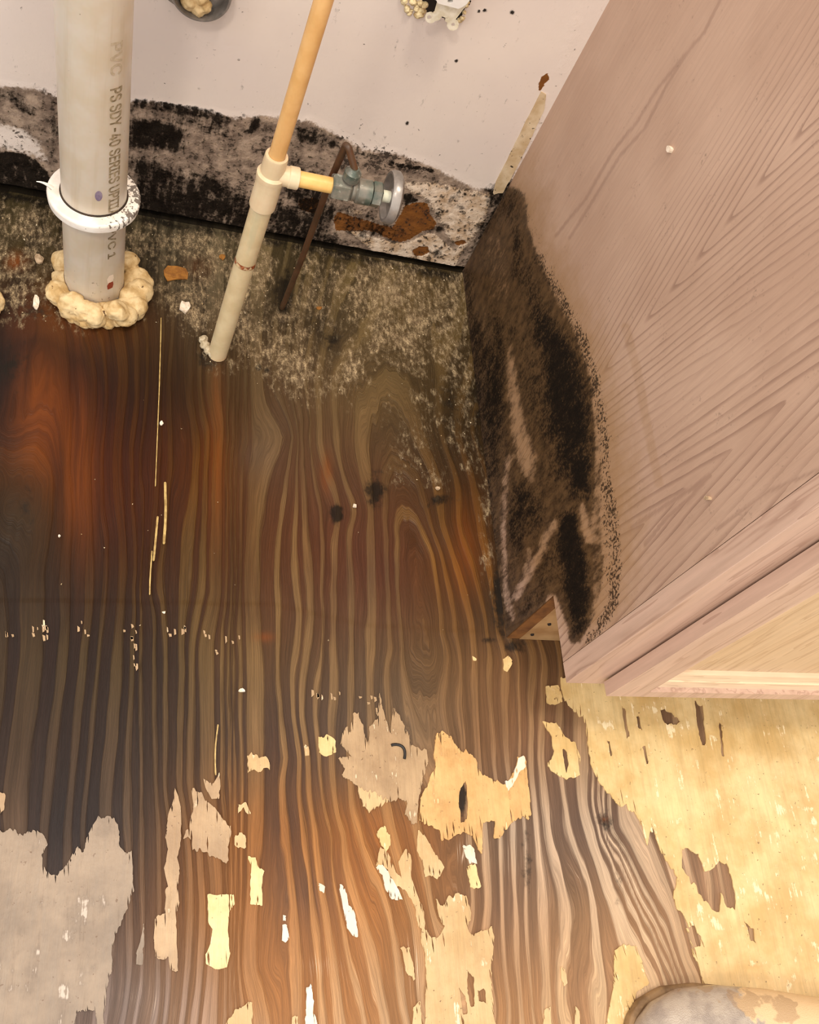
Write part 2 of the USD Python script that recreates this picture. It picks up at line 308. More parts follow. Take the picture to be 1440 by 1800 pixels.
fx = spaced(-1.9, -0.62, 0.42, 1.2, 0.0016); fy = spaced(-1.7, -0.99, 0.006, 0.03, 0.0016)
FV, FF = grid(fx, fy, lambda U, V: np.c_[U, V, np.zeros_like(U)])
fpx = to_px(FV)
_near = np.clip((fpx[:, 0] - RX0) / 200, 0, 1)
u_at = sample(GRAIN, fpx) + 0.10 * (fbm(np.c_[FV[:, :2] * [60, 9], np.zeros(len(FV))], 3, 3) - .5) + 0.05 * (fbm(np.c_[FV[:, :2] * [150, 22], np.zeros(len(FV))], 2, 9) - .5)
# the eye of the little knot and its swirl
band = band_distance(u_at)
fattrs = dict(ring=u_at, band=np.clip(band, -8, 8), wood_dark=np.stack([sample(c, fpx) for c in CD[:3]], 1), wood_pale=np.stack([sample(c, fpx) for c in CD[3:]], 1),
              grit=sample(GRIT, fpx), mould=sample(MOULD_SHADE, fpx), rust=sample(ORANGE, fpx), scuff_glare=sample(SCUFF_GLARE, fpx), wet=sample(WET, fpx))
_gap_shade = FV[:, 1] > -0.0012
fattrs['mould'] = np.where(_gap_shade, 1.6, fattrs['mould']); fattrs['grit'] = np.where(_gap_shade, 0, fattrs['grit'])  # floor painted black under the wall foot to deepen the gap's shade
FV[:, 2] += 0.00035 * np.clip(band / 4, -1, 1) * np.clip(sample(CLEAN_EDGE, fpx) * .7 + .3, 0, 1)
FV[:, 2] += 0.0012 * fattrs['grit'] * (fbm(FV * 160, 3, 5) - .4)
FV[:, 2] -= 0.0006 * (1 - sample(CLEAN_EDGE, fpx))

def wood_floor_material():
    g = G()
    ring = g.at('ring'); pos = g('geometry')
    y = g('separate_xyz', out='y', vector=pos)
    fv = g('combine_xyz', x=g.mul(ring, 55.0), y=g.mul(y, 9.0), z=0.0)
    fib = g.noise(1.0, 4, 0.65, vec=fv)
    fv2 = g('combine_xyz', x=g.mul(ring, 9.0), y=g.mul(y, 5.0), z=3.0)
    broad = g.noise(1.0, 4, 0.6, vec=fv2)
    b = g.add(g.at('band'), g.mul(g.add(fib, -0.5), 7.0))
    pale = g.step(b, -2.0, 2.0)
    strength = g.step(g.noise(1.0, 3, 0.6, vec=g('combine_xyz', x=g.mul(ring, 1.6), y=g.mul(y, 3.2), z=7.0)), 0.34, 0.62, 0.38, 1.0)
    strength = g.math('maximum', strength, g.step(y, -0.44, -0.54, 0.0, 0.9))
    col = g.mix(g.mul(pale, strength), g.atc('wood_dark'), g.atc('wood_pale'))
    val = g.step(fib, 0.25, 0.78, 0.80, 1.18)
    fib2 = g.noise(1.0, 4, 0.7, vec=g('combine_xyz', x=g.mul(ring, 150.0), y=g.mul(y, 26.0), z=11.0))
    val = g.mul(val, g.step(fib2, 0.3, 0.72, 0.80, 1.16))
    val = g.mul(val, g.step(broad, 0.25, 0.75, 0.82, 1.16))
    col = g('hsv', hue=0.5, saturation=1.06, value=val, color=col)
    fine = g.noise(1.0, 5, 0.7, vec=g.stretch((210, 90, 210))); mid = g.noise(70, 4, 0.65); tiny = g.noise(700, 2, 0.5)
    # rust-orange damp stain
    col = g.mix(g.mul(g.at('rust'), g.step(broad, 0.3, 0.6, 0.4, 1.0)), col, tuple(lin((122, 62, 16))))
    # pale scuffs and painted glare following the fibres
    ws = g.step(g.add(g.mul(g.at('scuff_glare'), 0.55), g.mul(g.add(fib, -0.5), 1.3)), 0.30, 0.52)
    col = g.mix(g.mul(ws, 0.8), col, tuple(lin((226, 205, 180))))
    # mould, painted tube shadow and wall gap shade: black blooms broken by noise
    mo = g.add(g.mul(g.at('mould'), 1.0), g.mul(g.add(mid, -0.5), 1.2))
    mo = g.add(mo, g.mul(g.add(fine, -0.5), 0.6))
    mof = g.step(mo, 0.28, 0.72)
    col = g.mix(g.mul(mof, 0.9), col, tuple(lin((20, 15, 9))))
    # grit: pale sandy crumbs
    gr = g.add(g.mul(g.at('grit'), 0.72), g.mul(g.add(fine, -0.5), 1.5))
    gr = g.add(gr, g.mul(g.add(mid, -0.5), 0.9)); gr = g.add(gr, g.mul(g.add(g.noise(1.0, 4, .6, vec=g.stretch((34, 20, 30))), -.5), 1.3))
    gf = g.mul(g.step(gr, 0.18, 0.92), .88)
    gcol = g.mix(g.step(g.add(g.mul(tiny, .45), g.mul(fine, .55)), 0.42, 0.66), tuple(lin((122, 102, 78))), tuple(lin((204, 180, 140))))
    gf = g.mul(gf, g.step(g.at('grit'), 0.03, 0.20))
    col = g.mix(gf, col, gcol)
    dk = g.mul(g.step(g.at('grit'), 0.03, 0.2), 1.0)
    dk = g.mul(dk, g.step(g.add(g.mul(g.at('grit'), 0.35), g.mul(g.add(tiny, -0.5), 1.2)), 0.42, 0.55))
    col = g.mix(g.mul(dk, 0.7), col, tuple(lin((35, 26, 14))))
    h = g.add(g.mul(pale, 0.6), g.add(g.mul(fib, 0.5), g.mul(fib2, .35)))
    h = g.add(h, g.mul(gf, 1.2)); h = g.add(h, g.mul(g.mul(tiny, g.at('grit')), 1.4))
    n = g.bump(h, 0.7, 0.0010)
    rough = g.add(g.step(g.at('wet'), 0.0, 1.0, 0.52, 0.34), g.mul(g.add(fib, -0.5), 0.25))
    return g.done('bare_plywood', col, rough, n, specular_ior_level=0.22)
M_FLOOR = wood_floor_material()
floor = xform('floor', kind='structure', label='bare stained plywood floor with ridged grain, mould near the wall and torn veneer')
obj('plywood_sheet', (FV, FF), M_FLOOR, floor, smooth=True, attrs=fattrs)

# ------------------------------------------------------------------ torn top layer left on the plywood: raised patches with ragged edges, each a piece of its own
def ragged(poly, amp=4.0, seed=0, slit=True, holes=()):
    """roughens a traced outline along the fibres and cuts splinter slits into it"""
    r = np.random.default_rng(seed)
    def rough(pts):
        L = LineString(list(pts) + [pts[0]]); n = max(12, int(L.length / 2.6))
        q = np.array([L.interpolate(d).coords[0] for d in np.linspace(0, L.length, n, endpoint=False)])
        s = np.c_[q * [0.22, 0.05], np.full(len(q), seed * 1.7)]
        q[:, 1] += amp * 2.2 * (fbm(s, 3, seed) - .5) * 2
        low = q[:, 1] > 1812; q[low, 1] += 260 * (fbm(np.c_[q[low] * [.03, 0], np.full(low.sum(), seed)], 3, seed) - .25)
        q[:, 0] += amp * 0.5 * (fbm(s * [1, 3, 1] + 40, 3, seed + 5) - .5) * 2
        return q
    P = Polygon(rough(poly), [rough(h) for h in holes if len(h) > 2]).buffer(0)
    if slit:
        ext = P.exterior if P.geom_type == 'Polygon' else max(P.geoms, key=lambda g: g.area).exterior
        w0 = math.sqrt(P.area); cuts = []
        for _ in range(int(ext.length / 16)):
            q = ext.interpolate(r.uniform(0, ext.length)); L = min(r.uniform(6, 34), w0 * .4); w = r.uniform(.5, 1.6)
            tilt = 0.02 + 0.35 * np.clip((q.x - 560) / 600, 0, 1) * np.clip((q.y - 1250) / 300, 0, 1)
            a = np.array([q.x, q.y]); d = np.array([tilt, 1.0]); s = r.uniform(-.7, .7)
            p0, p1 = a + d * L * (s - .5), a + d * L * (s + .5); nrm = np.array([1, -tilt])
            cuts.append(Polygon([p0, (p0 + p1) / 2 + nrm * w, p1, (p0 + p1) / 2 - nrm * w]))
        P = P.difference(shapely.union_all(cuts))
    return P
def slab(P, axis, level, thick, minarea=6.0):
    """extrudes an outline traced in the view onto the plane axis = level, thick metres towards the room"""
    out = []
    for gmt in getattr(P, 'geoms', [P]):
        if gmt.geom_type != 'Polygon' or gmt.area < minarea: continue
        gmt = gmt.simplify(0.35)
        if not gmt.is_valid or gmt.is_empty: continue
        keep = [k for k in range(3) if k != axis]
        pl = Polygon(on_plane(gmt.exterior.coords, axis, level)[:, keep], [on_plane(h.coords, axis, level)[:, keep] for h in gmt.interiors]).buffer(0)
        for q in getattr(pl, 'geoms', [pl]):
            if q.area < 1e-7: continue
            m = trimesh.creation.extrude_polygon(q, thick, engine='earcut')
            v = np.array(m.vertices); w = np.zeros_like(v)
            w[:, keep] = v[:, :2]
            w[:, axis] = level + (v[:, 2] if axis == 2 else -v[:, 2])
            m = trimesh.Trimesh(w, m.faces, process=False); m.fix_normals(); out.append(m)
    return cat(*out) if out else None

def veneer_material(name, base, pale, dark, white=None, wamt=0.0, tilt=0.0, rough=0.42):
    g = G()
    fv = g.stretch((150, 11, 150), (0, 0, tilt))
    fib0 = g.noise(1.0, 4, 0.65, vec=fv); fib1 = g.noise(1.0, 4, 0.7, vec=g.stretch((480, 26, 480), (0, 0, tilt)))
    fib = g.add(g.mul(fib0, .55), g.mul(fib1, .45)); bl = g.noise(16, 5, 0.62); sp = g.noise(260, 3, 0.6); bl2 = g.noise(38, 4, 0.65)
    col = g.mix(g.step(bl, 0.32, 0.68), tuple(lin(base)), tuple(lin(pale)))
    col = g.mix(g.mul(g.step(g.add(g.mul(fib, .6), g.mul(bl2, .4)), 0.5, 0.68), 0.75), col, tuple(lin(dark)))
    col = g('hsv', hue=0.5, saturation=1.0, value=g.step(fib, 0.32, 0.68, 0.84, 1.08), color=col)
    if white:
        w = g.step(g.add(g.mul(g.add(fib, -.5), 1.0), g.mul(bl2, 1.0)), 0.62 - wamt, 0.70 - wamt)
        col = g.mix(g.mul(w, .85), col, tuple(lin(white)))
    col = g.mix(g.mul(g.step(sp, 0.67, 0.72), .7), col, tuple(lin((92, 62, 34))))
    n = g.bump(g.add(g.mul(fib, .8), g.mul(sp, .35)), 0.5, 0.0008)
    return g.done(name, col, g.add(rough, g.mul(g.add(fib, -.5), .3)), n)
V_YEL = veneer_material('yellow_veneer', (208,172,110), (236,207,150), (180,140,90), (250,230,186), 0.0, -0.12)
V_TAN = veneer_material('tan_veneer', (190,156,106), (212,180,132), (150,112,70), (240,220,184), -0.01)
V_GREY = veneer_material('grey_veneer', (122,104,86), (152,132,110), (74,59,48), (196,180,164), -0.05)
V_MID = veneer_material('beige_veneer', (156,126,92), (184,154,116), (108,82,54), (226,206,172), -0.03)
V_ORANGE = veneer_material('orange_veneer', (194,146,86), (218,178,118), (132,82,38), (245,215,160), -0.06)
V_WHITE = veneer_material('white_residue_glare', (224,206,180), (240,226,204), (176,146,110), None)  # white residue, its glossy highlights put into the colour
a3, a4, a5 = (2.571, 0, 1100), (2.571, 400, 1100), (2.483, 860, 1100)
FLAKES = [  # (outline, scale and corner of the tracing, material, thickness mm, roughness, holes)
 ([(-420,1010),(-330,940),(-240,960),(-160,900),(0,925),(60,925),(105,940),(130,930),(200,935),(212,1000),(190,1040),(195,1090),(230,1120),(265,1130),(330,1040),(350,995),(380,1020),(400,930),(440,870),(500,860),(535,900),(540,1000),(570,1030),(600,1025),(600,1130),(605,1200),(580,1270),(550,1340),(520,1400),(505,1470),(510,1540),(480,1650),(465,1850),(440,1850),(430,1740),(400,1730),(345,1750),(330,1850),(100,1950),(-160,1900),(-300,1990),(-480,1800),(-390,1500),(-460,1250)], a3, V_GREY, .7, 5, []),
 ([(790,735),(815,800),(820,900),(815,990),(800,1050),(815,1110),(800,1180),(810,1250),(795,1300),(800,1400),(800,1480),(810,1560),(770,1560),(760,1500),(740,1510),(700,1495),(695,1420),(700,1320),(745,1300),(745,1200),(760,1180),(740,1100),(760,1010),(745,960),(760,850),(780,800)], a3, V_MID, .8, 3, []),
 ([(865,740),(900,745),(930,790),(990,850),(1010,890),(1050,905),(1030,1000),(1035,1060),(1010,1065),(960,1045),(900,1010),(870,1020),(860,960),(825,960),(850,920),(870,840)], a3, V_MID, .9, 4, []),
 ([(920,690),(960,720),(990,660),(995,700),(990,790),(950,780),(930,740)], a3, V_MID, .7, 3, []),
 ([(1080,935),(1110,950),(1110,1005),(1060,1000),(1060,960)], a3, V_TAN, .8, 3, []),
 ([(1075,810),(1110,800),(1135,850),(1110,850),(1100,820),(1075,850)], a3, V_TAN, .7, 2, []),
 ([(1115,580),(1160,580),(1180,600),(1215,600),(1218,645),(1190,645),(1165,670),(1150,655),(1120,660)], a3, V_TAN, .8, 3, []),
 ([(1115,1040),(1155,1050),(1165,1090),(1195,1110),(1185,1140),(1185,1265),(1130,1260),(1130,1150),(1135,1080)], a3, V_YEL, .9, 2, []),
 ([(935,1215),(1055,1215),(1060,1260),(1035,1290),(1030,1360),(1040,1480),(1025,1545),(985,1555),(930,1530),(925,1490),(950,1440),(960,1370),(940,1340)], a3, V_YEL, .9, 2, []),
 ([(1015,1800),(1050,1750),(1110,1705),(1140,1710),(1140,1795),(1160,1850),(1000,1850)], a3, V_TAN, .9, 3, []),
 ([(650,1340),(652,1420),(645,1530),(615,1530),(615,1480),(640,1400)], a3, V_GREY, .6, 3, []),
 ([(-60,735),(0,745),(25,760),(20,830),(0,850),(-60,850)], a3, V_MID, .7, 3, []),
 ([(345,540),(365,545),(370,585),(350,590)], a4, V_TAN, .7, 1.5, []),
 ([(410,510),(450,495),(490,520),(490,575),(430,590),(410,575)], a4, V_YEL, .8, 2.5, []),
 ([(515,490),(540,455),(550,500),(565,395),(590,395),(610,450),(630,540),(640,450),(680,420),(685,300),(705,400),(720,440),(735,490),(745,370),(770,400),(810,470),(830,530),(870,560),(900,570),(905,620),(880,690),(870,760),(860,800),(855,890),(830,900),(800,850),(810,800),(780,780),(735,795),(690,800),(650,830),(620,830),(600,770),(590,720),(545,700),(515,680),(530,640),(500,600),(560,590),(510,540)], a4, V_MID, 1.0, 4, []),
 ([(940,490),(970,470),(1010,510),(1040,560),(1080,565),(1120,610),(1150,680),(1210,700),(1250,720),(1300,660),(1310,600),(1345,590),(1350,650),(1370,800),(1370,870),(1310,870),(1280,880),(1270,900),(1230,960),(1200,955),(1205,880),(1150,890),(1150,1030),(1130,1010),(1105,950),(1060,930),(1000,970),(965,970),(960,920),(900,900),(865,880),(870,780),(900,720),(940,640),(930,580)], a4, V_ORANGE, 1.1, 4, [[(1050,720),(1075,712),(1085,800),(1080,880),(1055,890),(1042,800)]]),
 ([(670,930),(710,910),(735,950),(735,1000),(720,1020),(690,990)], a4, V_YEL, .8, 3, []),
 ([(690,1000),(720,1020),(740,1060),(760,1120),(785,1130),(770,1070),(800,1010),(830,1040),(830,1140),(850,1200),(890,1300),(890,1380),(860,1360),(840,1260),(800,1190),(760,1180),(720,1100),(670,1080)], a4, V_TAN, .7, 3, []),
 ([(670,1085),(700,1075),(725,1120),(760,1170),(790,1235),(770,1240),(740,1240),(710,1190),(700,1130)], a4, V_WHITE, 1.0, 3, []),
 ([(860,930),(890,950),(920,1000),(960,1060),(980,1090),(960,1140),(930,1130),(890,1140),(880,1060),(855,1020)], a4, V_TAN, .7, 3, []),
 ([(1080,1090),(1120,1080),(1145,1180),(1130,1190),(1095,1180)], a4, V_YEL, .7, 3, []),
 ([(1060,1000),(1085,985),(1110,1010),(1130,1070),(1095,1075)], a4, V_WHITE, .6, 5, []),
 ([(940,1240),(970,1270),(1000,1230),(1060,1210),(1085,1230),(1100,1330),(1080,1360),(1110,1400),(1150,1390),(1195,1350),(1205,1400),(1190,1550),(1195,1650),(1215,1860),(890,1860),(895,1600),(890,1480),(870,1420),(880,1350),(920,1410),(960,1400),(980,1360),(950,1300)], a4, V_TAN, .9, 4, [[(1085,1560),(1110,1600),(1115,1720),(1095,1720),(1080,1640)],[(1045,1640),(1070,1660),(1085,1760),(1060,1750)],[(1130,1645),(1165,1650),(1165,1705),(1135,1700)]]),
 ([(500,1170),(530,1180),(545,1260),(575,1300),(590,1400),(565,1410),(540,1370),(520,1270)], a4, V_WHITE, 1.0, 3, []),
 ([(410,1160),(440,1180),(435,1210),(415,1195)], a4, V_WHITE, .8, 2, []),
 ([(248,1350),(265,1350),(280,1410),(265,1430),(245,1420)], a4, V_WHITE, .8, 2, []),
 ([(250,1310),(262,1312),(262,1336),(250,1334)], a4, V_WHITE, .8, 1, []),
 ([(290,1765),(318,1765),(322,1850),(288,1850)], a4, V_TAN, .8, 2, []),
 ([(355,1640),(380,1625),(390,1740),(420,1850),(350,1850)], a4, V_WHITE, .5, 6, []),
 ([(780,1450),(820,1460),(840,1540),(850,1600),(820,1590),(800,1540)], a4, V_TAN, .5, 4, []),
 ([(840,1720),(870,1700),(880,1850),(830,1850)], a4, V_TAN, .7, 3, []),
 ([(1245,150),(1270,135),(1290,170),(1265,205),(1245,200)], a4, V_YEL, .9, 2, []),
 ([(1105,140),(1125,150),(1120,165),(1108,158)], a4, V_YEL, .8, 1, []),
 ([(1250,700),(1290,690),(1310,600),(1340,590),(1345,640),(1320,660),(1300,700),(1265,745)], a4, V_WHITE, 1.5, 3, []),
 ([(585,725),(640,745),(700,780),(735,790),(650,832),(615,830),(598,775)], a4, V_TAN, 1.5, 7, []),
 ([(300,230),(700,200),(1000,200),(1500,190),(1900,300),(1900,1900),(1000,1900),(960,1640),(930,1560),(910,1480),(890,1430),(870,1350),(840,1300),(870,1320),(850,1270),(820,1240),(800,1180),(820,1100),(790,1060),(745,980),(720,900),(700,890),(690,960),(660,870),(640,830),(610,800),(560,780),(520,730),(480,680),(440,600),(430,520),(410,400),(370,380),(330,330)], a5, V_YEL, .9, 4,
   [[(840,970),(870,970),(910,1000),(940,1080),(1000,1040),(1035,1030),(1060,1120),(1075,1200),(1070,1250),(1030,1220),(1010,1160),(1005,1250),(980,1250),(940,1200),(900,1140),(870,1110),(840,1060)],[(865,1320),(890,1310),(925,1370),(920,1405),(890,1400)],[(1110,1290),(1150,1330),(1160,1390),(1140,1370)],
    [(512,505),(524,505),(537,570),(528,572)],[(666,525),(680,530),(694,600),(684,602)],[(575,360),(592,365),(610,490),(596,488)],[(745,375),(790,372),(832,415),(800,440),(760,430)],[(895,335),(930,345),(945,520),(925,520),(905,440)],[(640,400),(655,400),(665,450),(648,448)],[(1000,430),(1012,430),(1022,565),(1012,565)]]),
 ([(230,420),(290,425),(330,490),(375,510),(395,580),(395,660),(330,665),(290,640),(245,610),(280,560),(270,480)], a5, V_YEL, .9, 3, [[(318,540),(335,545),(345,600),(335,640),(325,600)]]),
 ([(245,265),(300,260),(325,330),(290,345),(250,340)], a5, V_YEL, 1.0, 2, []),
 ([(545,1420),(590,1385),(640,1400),(670,1480),(700,1560),(640,1600),(620,1700),(640,1860),(520,1860),(510,1740),(540,1580)], a5, V_YEL, .8, 3, []),
 ([(240,1680),(265,1660),(272,1800),(230,1800)], a5, V_TAN, .8, 2, []), ([(310,1490),(330,1500),(340,1560),(325,1575),(312,1540)], a5, V_TAN, .8, 2, []), ([(375,1660),(392,1680),(398,1800),(370,1800)], a5, V_TAN, .8, 2, []),
]
for k, (poly, sc, mat, th, amp, holes) in enumerate(FLAKES):
    m = slab(ragged(Z(poly, *sc), amp, k + 1, True, [Z(h, *sc) for h in holes]), 2, 0.0, th / 1000 + 0.0004)
    if m is not None: obj('veneer_patch', m, mat, floor)
# small crumbs of veneer along the old cabinet line
r = np.random.default_rng(21)
crumbs = []
for cx, cy, n, sx, sy in [(15,1112,5,20,4),(75,1108,8,12,14),(150,1118,4,6,8),(235,1125,6,8,16),(300,1125,3,10,8),(325,1120,3,6,10),(370,1128,5,8,12),(240,1165,4,5,14),(410,1130,3,12,8),(565,1222,7,14,6),(645,1232,6,10,14),(1120,1235,9,40,10)]:
    for _ in range(n):
        x, y = r.normal(cx, sx), r.normal(cy, sy); w, h = r.uniform(1.2, 3), r.uniform(2, 7)
        q = [(x - w, y - h), (x + w * r.uniform(.3, 1), y - h * r.uniform(.4, 1)), (x + w, y + h * r.uniform(.3, 1)), (x - w * r.uniform(.2, 1), y + h)]
        m = slab(Polygon(q), 2, 0.0, 0.001, 1.0)
        if m is not None: crumbs.append(m)
obj('veneer_crumbs', cat(*crumbs), V_MID, floor, kind='stuff')
# long pale splinters lifting along the grain
M_SPLINT = plain('pale_splinter', (196,168,104), 0.4, rgb2=(150,120,66), scale=120)
for pts, w in [([(283,560),(280,680),(276,780),(273,855)], .9), ([(290,850),(291,885),(290,930),(288,955)], 2.2), ([(277,910),(274,945),(270,985)], 1.8), ([(267,970),(264,1010),(263,1045)], 1.2), ([(383,1275),(378,1330),(379,1362)], 1.3)]:
    m = slab(LineString(smooth_curve(pts, 14)).buffer(w).intersection(LineString(pts).buffer(w * 3)), 2, 0.0, 0.0012, 1)
    obj('splinter', m, M_SPLINT, floor)

# ------------------------------------------------------------------ BACK WALL: painted board, mould and torn paper along its foot
W_BAND = [(-360,120),(0,150),(60,155),(105,170),(230,178),(262,176),(340,190),(410,206),(470,203),(520,210),(545,212),(600,240),(640,262),(700,270),(750,288),(800,312),(835,330),(868,330),(885,300),(905,300),(880,420),(815,500),(0,360),(-360,300)]
W_DIRT = np.maximum(soft(W_BAND, 22), soft([(868,330),(958,164),(964,168),(935,320),(880,360)], 8, .35))
W_DIRT = np.maximum(W_DIRT, gaussian_filter(line_mask([(1020,25),(1003,75),(985,125)], 8, .42), 4))
W_DIRT *= 1 - np.maximum(soft([(-360,200),(0,215),(40,225),(70,250),(85,285),(60,275),(0,262),(-360,255)], 26, .7), 0)
W_BLACK = np.maximum.reduce([
 soft([(226,205),(262,205),(300,212),(328,232),(330,262),(300,270),(262,262),(226,262)], 26, 1.0),
 line_mask([(243,181),(270,184),(300,190),(340,196),(370,200),(398,212)], 9, .82), line_mask([(320,205),(360,215),(395,232)], 10, .5),
 soft([(226,265),(300,288),(400,318),(440,345),(500,350),(560,372),(590,402),(602,430),(560,436),(240,390),(226,380)], 40, .88),
 soft([(226,180),(330,195),(420,215),(420,240),(330,235),(226,215)], 30, .55), blob(448,218,13,1.0,16), blob(438,230,14,.8,6), blob(470,222,14,.6,12), blob(428,203,5,.8,4),
 soft([(520,216),(560,226),(600,248),(598,262),(560,258),(522,246)], 18, .8), blob(520,290,28,.7,22), blob(530,330,40,.8,20), soft([(480,300),(560,300),(590,340),(600,395),(560,400),(500,350)], 30, .8),
 blob(700,410,30,.4,18), soft([(585,352),(690,372),(690,420),(640,425),(590,400)], 24, .55),
 soft([(706,342),(722,338),(736,352),(712,362)], 8, 1.0), blob(772,402,14,1.0,7), blob(782,395,9,.9,5), blob(765,443,14,.9,9), blob(750,352,12,.7,8), blob(800,345,16,.55,14), blob(808,362,9,.9,6), blob(818,340,5,.9,4), blob(842,341,5,.9,3), blob(860,352,8,.8,5), blob(845,398,10,.9,8), blob(770,375,16,.5,14), blob(785,330,4,.9,4),
 blob(727,320,4,.9,4), blob(741,333,4,.8,4), blob(716,316,3,.8,3), blob(667,306,4,.8,3), line_mask([(686,286),(712,292),(735,294),(760,300)], 3.5, .85), line_mask([(640,270),(690,286)], 5, .45),
 soft([(850,330),(905,300),(880,400),(830,470),(812,476),(838,410),(862,370)], 16, .75), blob(885,325,14,.5,20),
 soft([(-360,258),(0,266),(40,269),(65,281),(85,301),(96,340),(-360,280)], 7, 1.0), line_mask([(-20,158),(20,168),(45,190),(62,196)], 9, .62), line_mask([(62,152),(80,160),(102,178)], 7, .42), blob(96,235,12,.5,50), blob(30,258,40,.35,8),
 line_mask([(0,325),(300,378),(500,415),(640,447)], 9, .9), blob(842,20,3,1.5), blob(852,18,3,1.5), blob(901,22,3.4,1.5), blob(802,107,3.2,1.3), blob(716,217,4,1.2), blob(420,105,3,.9), blob(714,262,3,.7)])
W_SPECK = np.maximum.reduce([soft(W_BAND, 30, .5), soft([(590,235),(760,285),(770,310),(600,300)], 18, .8), blob(470,260,80,.7,40), blob(440,330,60,.8,40)])
W_BROWN = np.maximum.reduce([soft([(704,376),(713,360),(738,354),(753,357),(756,376),(768,391),(762,403),(744,406),(720,421),(704,425),(686,421),(665,409),(640,404),(591,406),(586,384),(594,372),(616,379),(660,392),(690,400)], 7), soft([(524,351),(551,347),(570,357),(567,376),(551,376),(527,366)], 10),
 soft([(724,440),(735,434),(752,433),(755,442),(740,449),(728,448)], 5), soft([(798,425),(815,420),(820,426),(805,432)], 4), soft([(946,150),(952,135),(962,128),(966,138),(958,148),(950,160),(946,158)], 4), blob(640,350,60,.3,30)])
W_CREAM = np.maximum.reduce([soft([(608,400),(625,402),(650,412),(690,424),(720,424),(748,410),(762,408),(775,420),(800,440),(820,421),(800,470),(720,452),(655,440),(630,420)], 7), soft([(700,318),(760,318),(830,335),(868,338),(850,392),(815,440),(795,425),(775,395),(765,375),(752,352),(720,335)], 16, .9), soft([(692,402),(710,395),(724,402),(712,412),(690,408)], 4), blob(706,374,5,.9,4), blob(740,388,4,.9,3), blob(735,390,3,.9,3),
 soft([(610,365),(640,368),(650,378),(612,376)], 8, .7)])
W_CREAM = W_CREAM * (1 - .9 * W_BROWN)
HOLE = [(742,-90),(742,0),(748,14),(765,22),(790,36),(808,34),(814,18),(824,8),(850,-80)]

wx = spaced(-1.9, -0.60, 0.004, 1.2, 0.0015); wz = spaced(0.008, 0.0081, 0.415, 2.4, 0.0015)
WV, WF = grid(wx, wz, lambda U, V: np.c_[U, np.zeros_like(U), V])
wpx = to_px(WV)
hole = shapely.contains_xy(Polygon(ragged(HOLE, 3, 3, False).exterior.coords), wpx[:, 0], wpx[:, 1])
WF = WF[~hole[WF].any(1)]
wat = {k: sample(f, wpx) for k, f in dict(dirt=W_DIRT, mould=W_BLACK, speck=W_SPECK, brown=W_BROWN, cream=W_CREAM).items()}
WV[:, 1] -= 0.0012 * wat['cream'] * (1 - wat['brown']) + 0.0018 * wat['dirt'] * (fbm(WV * 90, 3, 8) - .35)
WV[:, 1] -= 0.0006 * (fbm(WV * 6, 2, 2) - .5)
def wall_material():
    g = G()
    big = g.noise(7, 4, 0.55); mid = g.noise(55, 4, 0.65); fine = g.noise(210, 4, 0.65); tiny = g.noise(620, 2, 0.5); rag = g.noise(430, 4, .7)
    vert = g.noise(1.0, 4, 0.65, vec=g.stretch((130, 130, 38)))
    col = g.mix(g.step(big, 0.3, 0.7), tuple(lin((222, 208, 199))), tuple(lin((229, 215, 203))))
    col = g.mix(g.mul(g.step(mid, 0.72, 0.80), .25), col, tuple(lin((160, 140, 120))))
    d = g.step(g.add(g.at('dirt'), g.mul(g.add(fine, -.5), 1.1)), 0.35, 0.72)
    dcol = g.mix(g.step(mid, 0.35, 0.62), tuple(lin((172, 150, 130))), tuple(lin((116, 98, 84))))
    dcol = g.mix(g.mul(g.step(fine, .55, .7), .7), dcol, tuple(lin((196, 172, 138))))
    col = g.mix(d, col, dcol)
    c = g.step(g.add(g.at('cream'), g.add(g.mul(g.add(fine, -.5), 1.5), g.mul(g.add(rag, -.5), 1.4))), 0.40, 0.62)
    ccol = g.mix(g.step(mid, .35, .65), tuple(lin((232, 212, 190))), tuple(lin((190, 160, 128))))
    col = g.mix(c, col, ccol)
    b = g.step(g.add(g.at('brown'), g.add(g.mul(g.add(fine, -.5), 1.3), g.mul(g.add(rag, -.5), 1.3))), 0.42, 0.54)
    col = g.mix(b, col, g.mix(g.step(mid, .3, .7), tuple(lin((128, 78, 26))), tuple(lin((104, 60, 20)))))
    s = g.step(g.add(g.mul(g.at('speck'), 0.5), g.add(g.mul(g.add(fine, -.5), 1.9), g.mul(g.add(mid, -.5), 1.0))), 0.36, 0.52)
    col = g.mix(g.mul(s, .85), col, tuple(lin((40, 30, 22))))
    m = g.add(g.mul(g.at('mould'), .9), g.add(g.mul(g.add(vert, -.5), 1.5), g.add(g.mul(g.add(fine, -.5), 1.0), g.mul(g.add(g.noise(26, 4, .6), -.5), .8))))
    mf = g.step(m, 0.22, 0.82)
    mcol = g.mix(g.step(tiny, .45, .7), tuple(lin((12, 8, 5))), tuple(lin((32, 24, 16))))
    col = g.mix(g.mul(mf, .97), col, mcol)
    h = g.add(g.mul(g.mul(fine, g.at('dirt')), 1.5), g.add(g.mul(mf, .5), g.mul(c, .6)))
    h = g.add(h, g.mul(g.noise(340, 2, .5), .12))
    return g.done('stained_wallboard', col, g.add(0.55, g.mul(d, .25)), g.bump(h, .7, .0012), specular_ior_level=g.step(mf, 0.0, 1.0, .35, .08))
M_WALL = wall_material()
wall = xform('wall_back', kind='structure', label='white painted wallboard, black mould and torn brown paper along its foot')
obj('wallboard', (WV, WF), M_WALL, wall, smooth=True, attrs=wat)
M_CORE = plain('gypsum_core', (120,104,88), .8, rgb2=(60,48,38), scale=90)
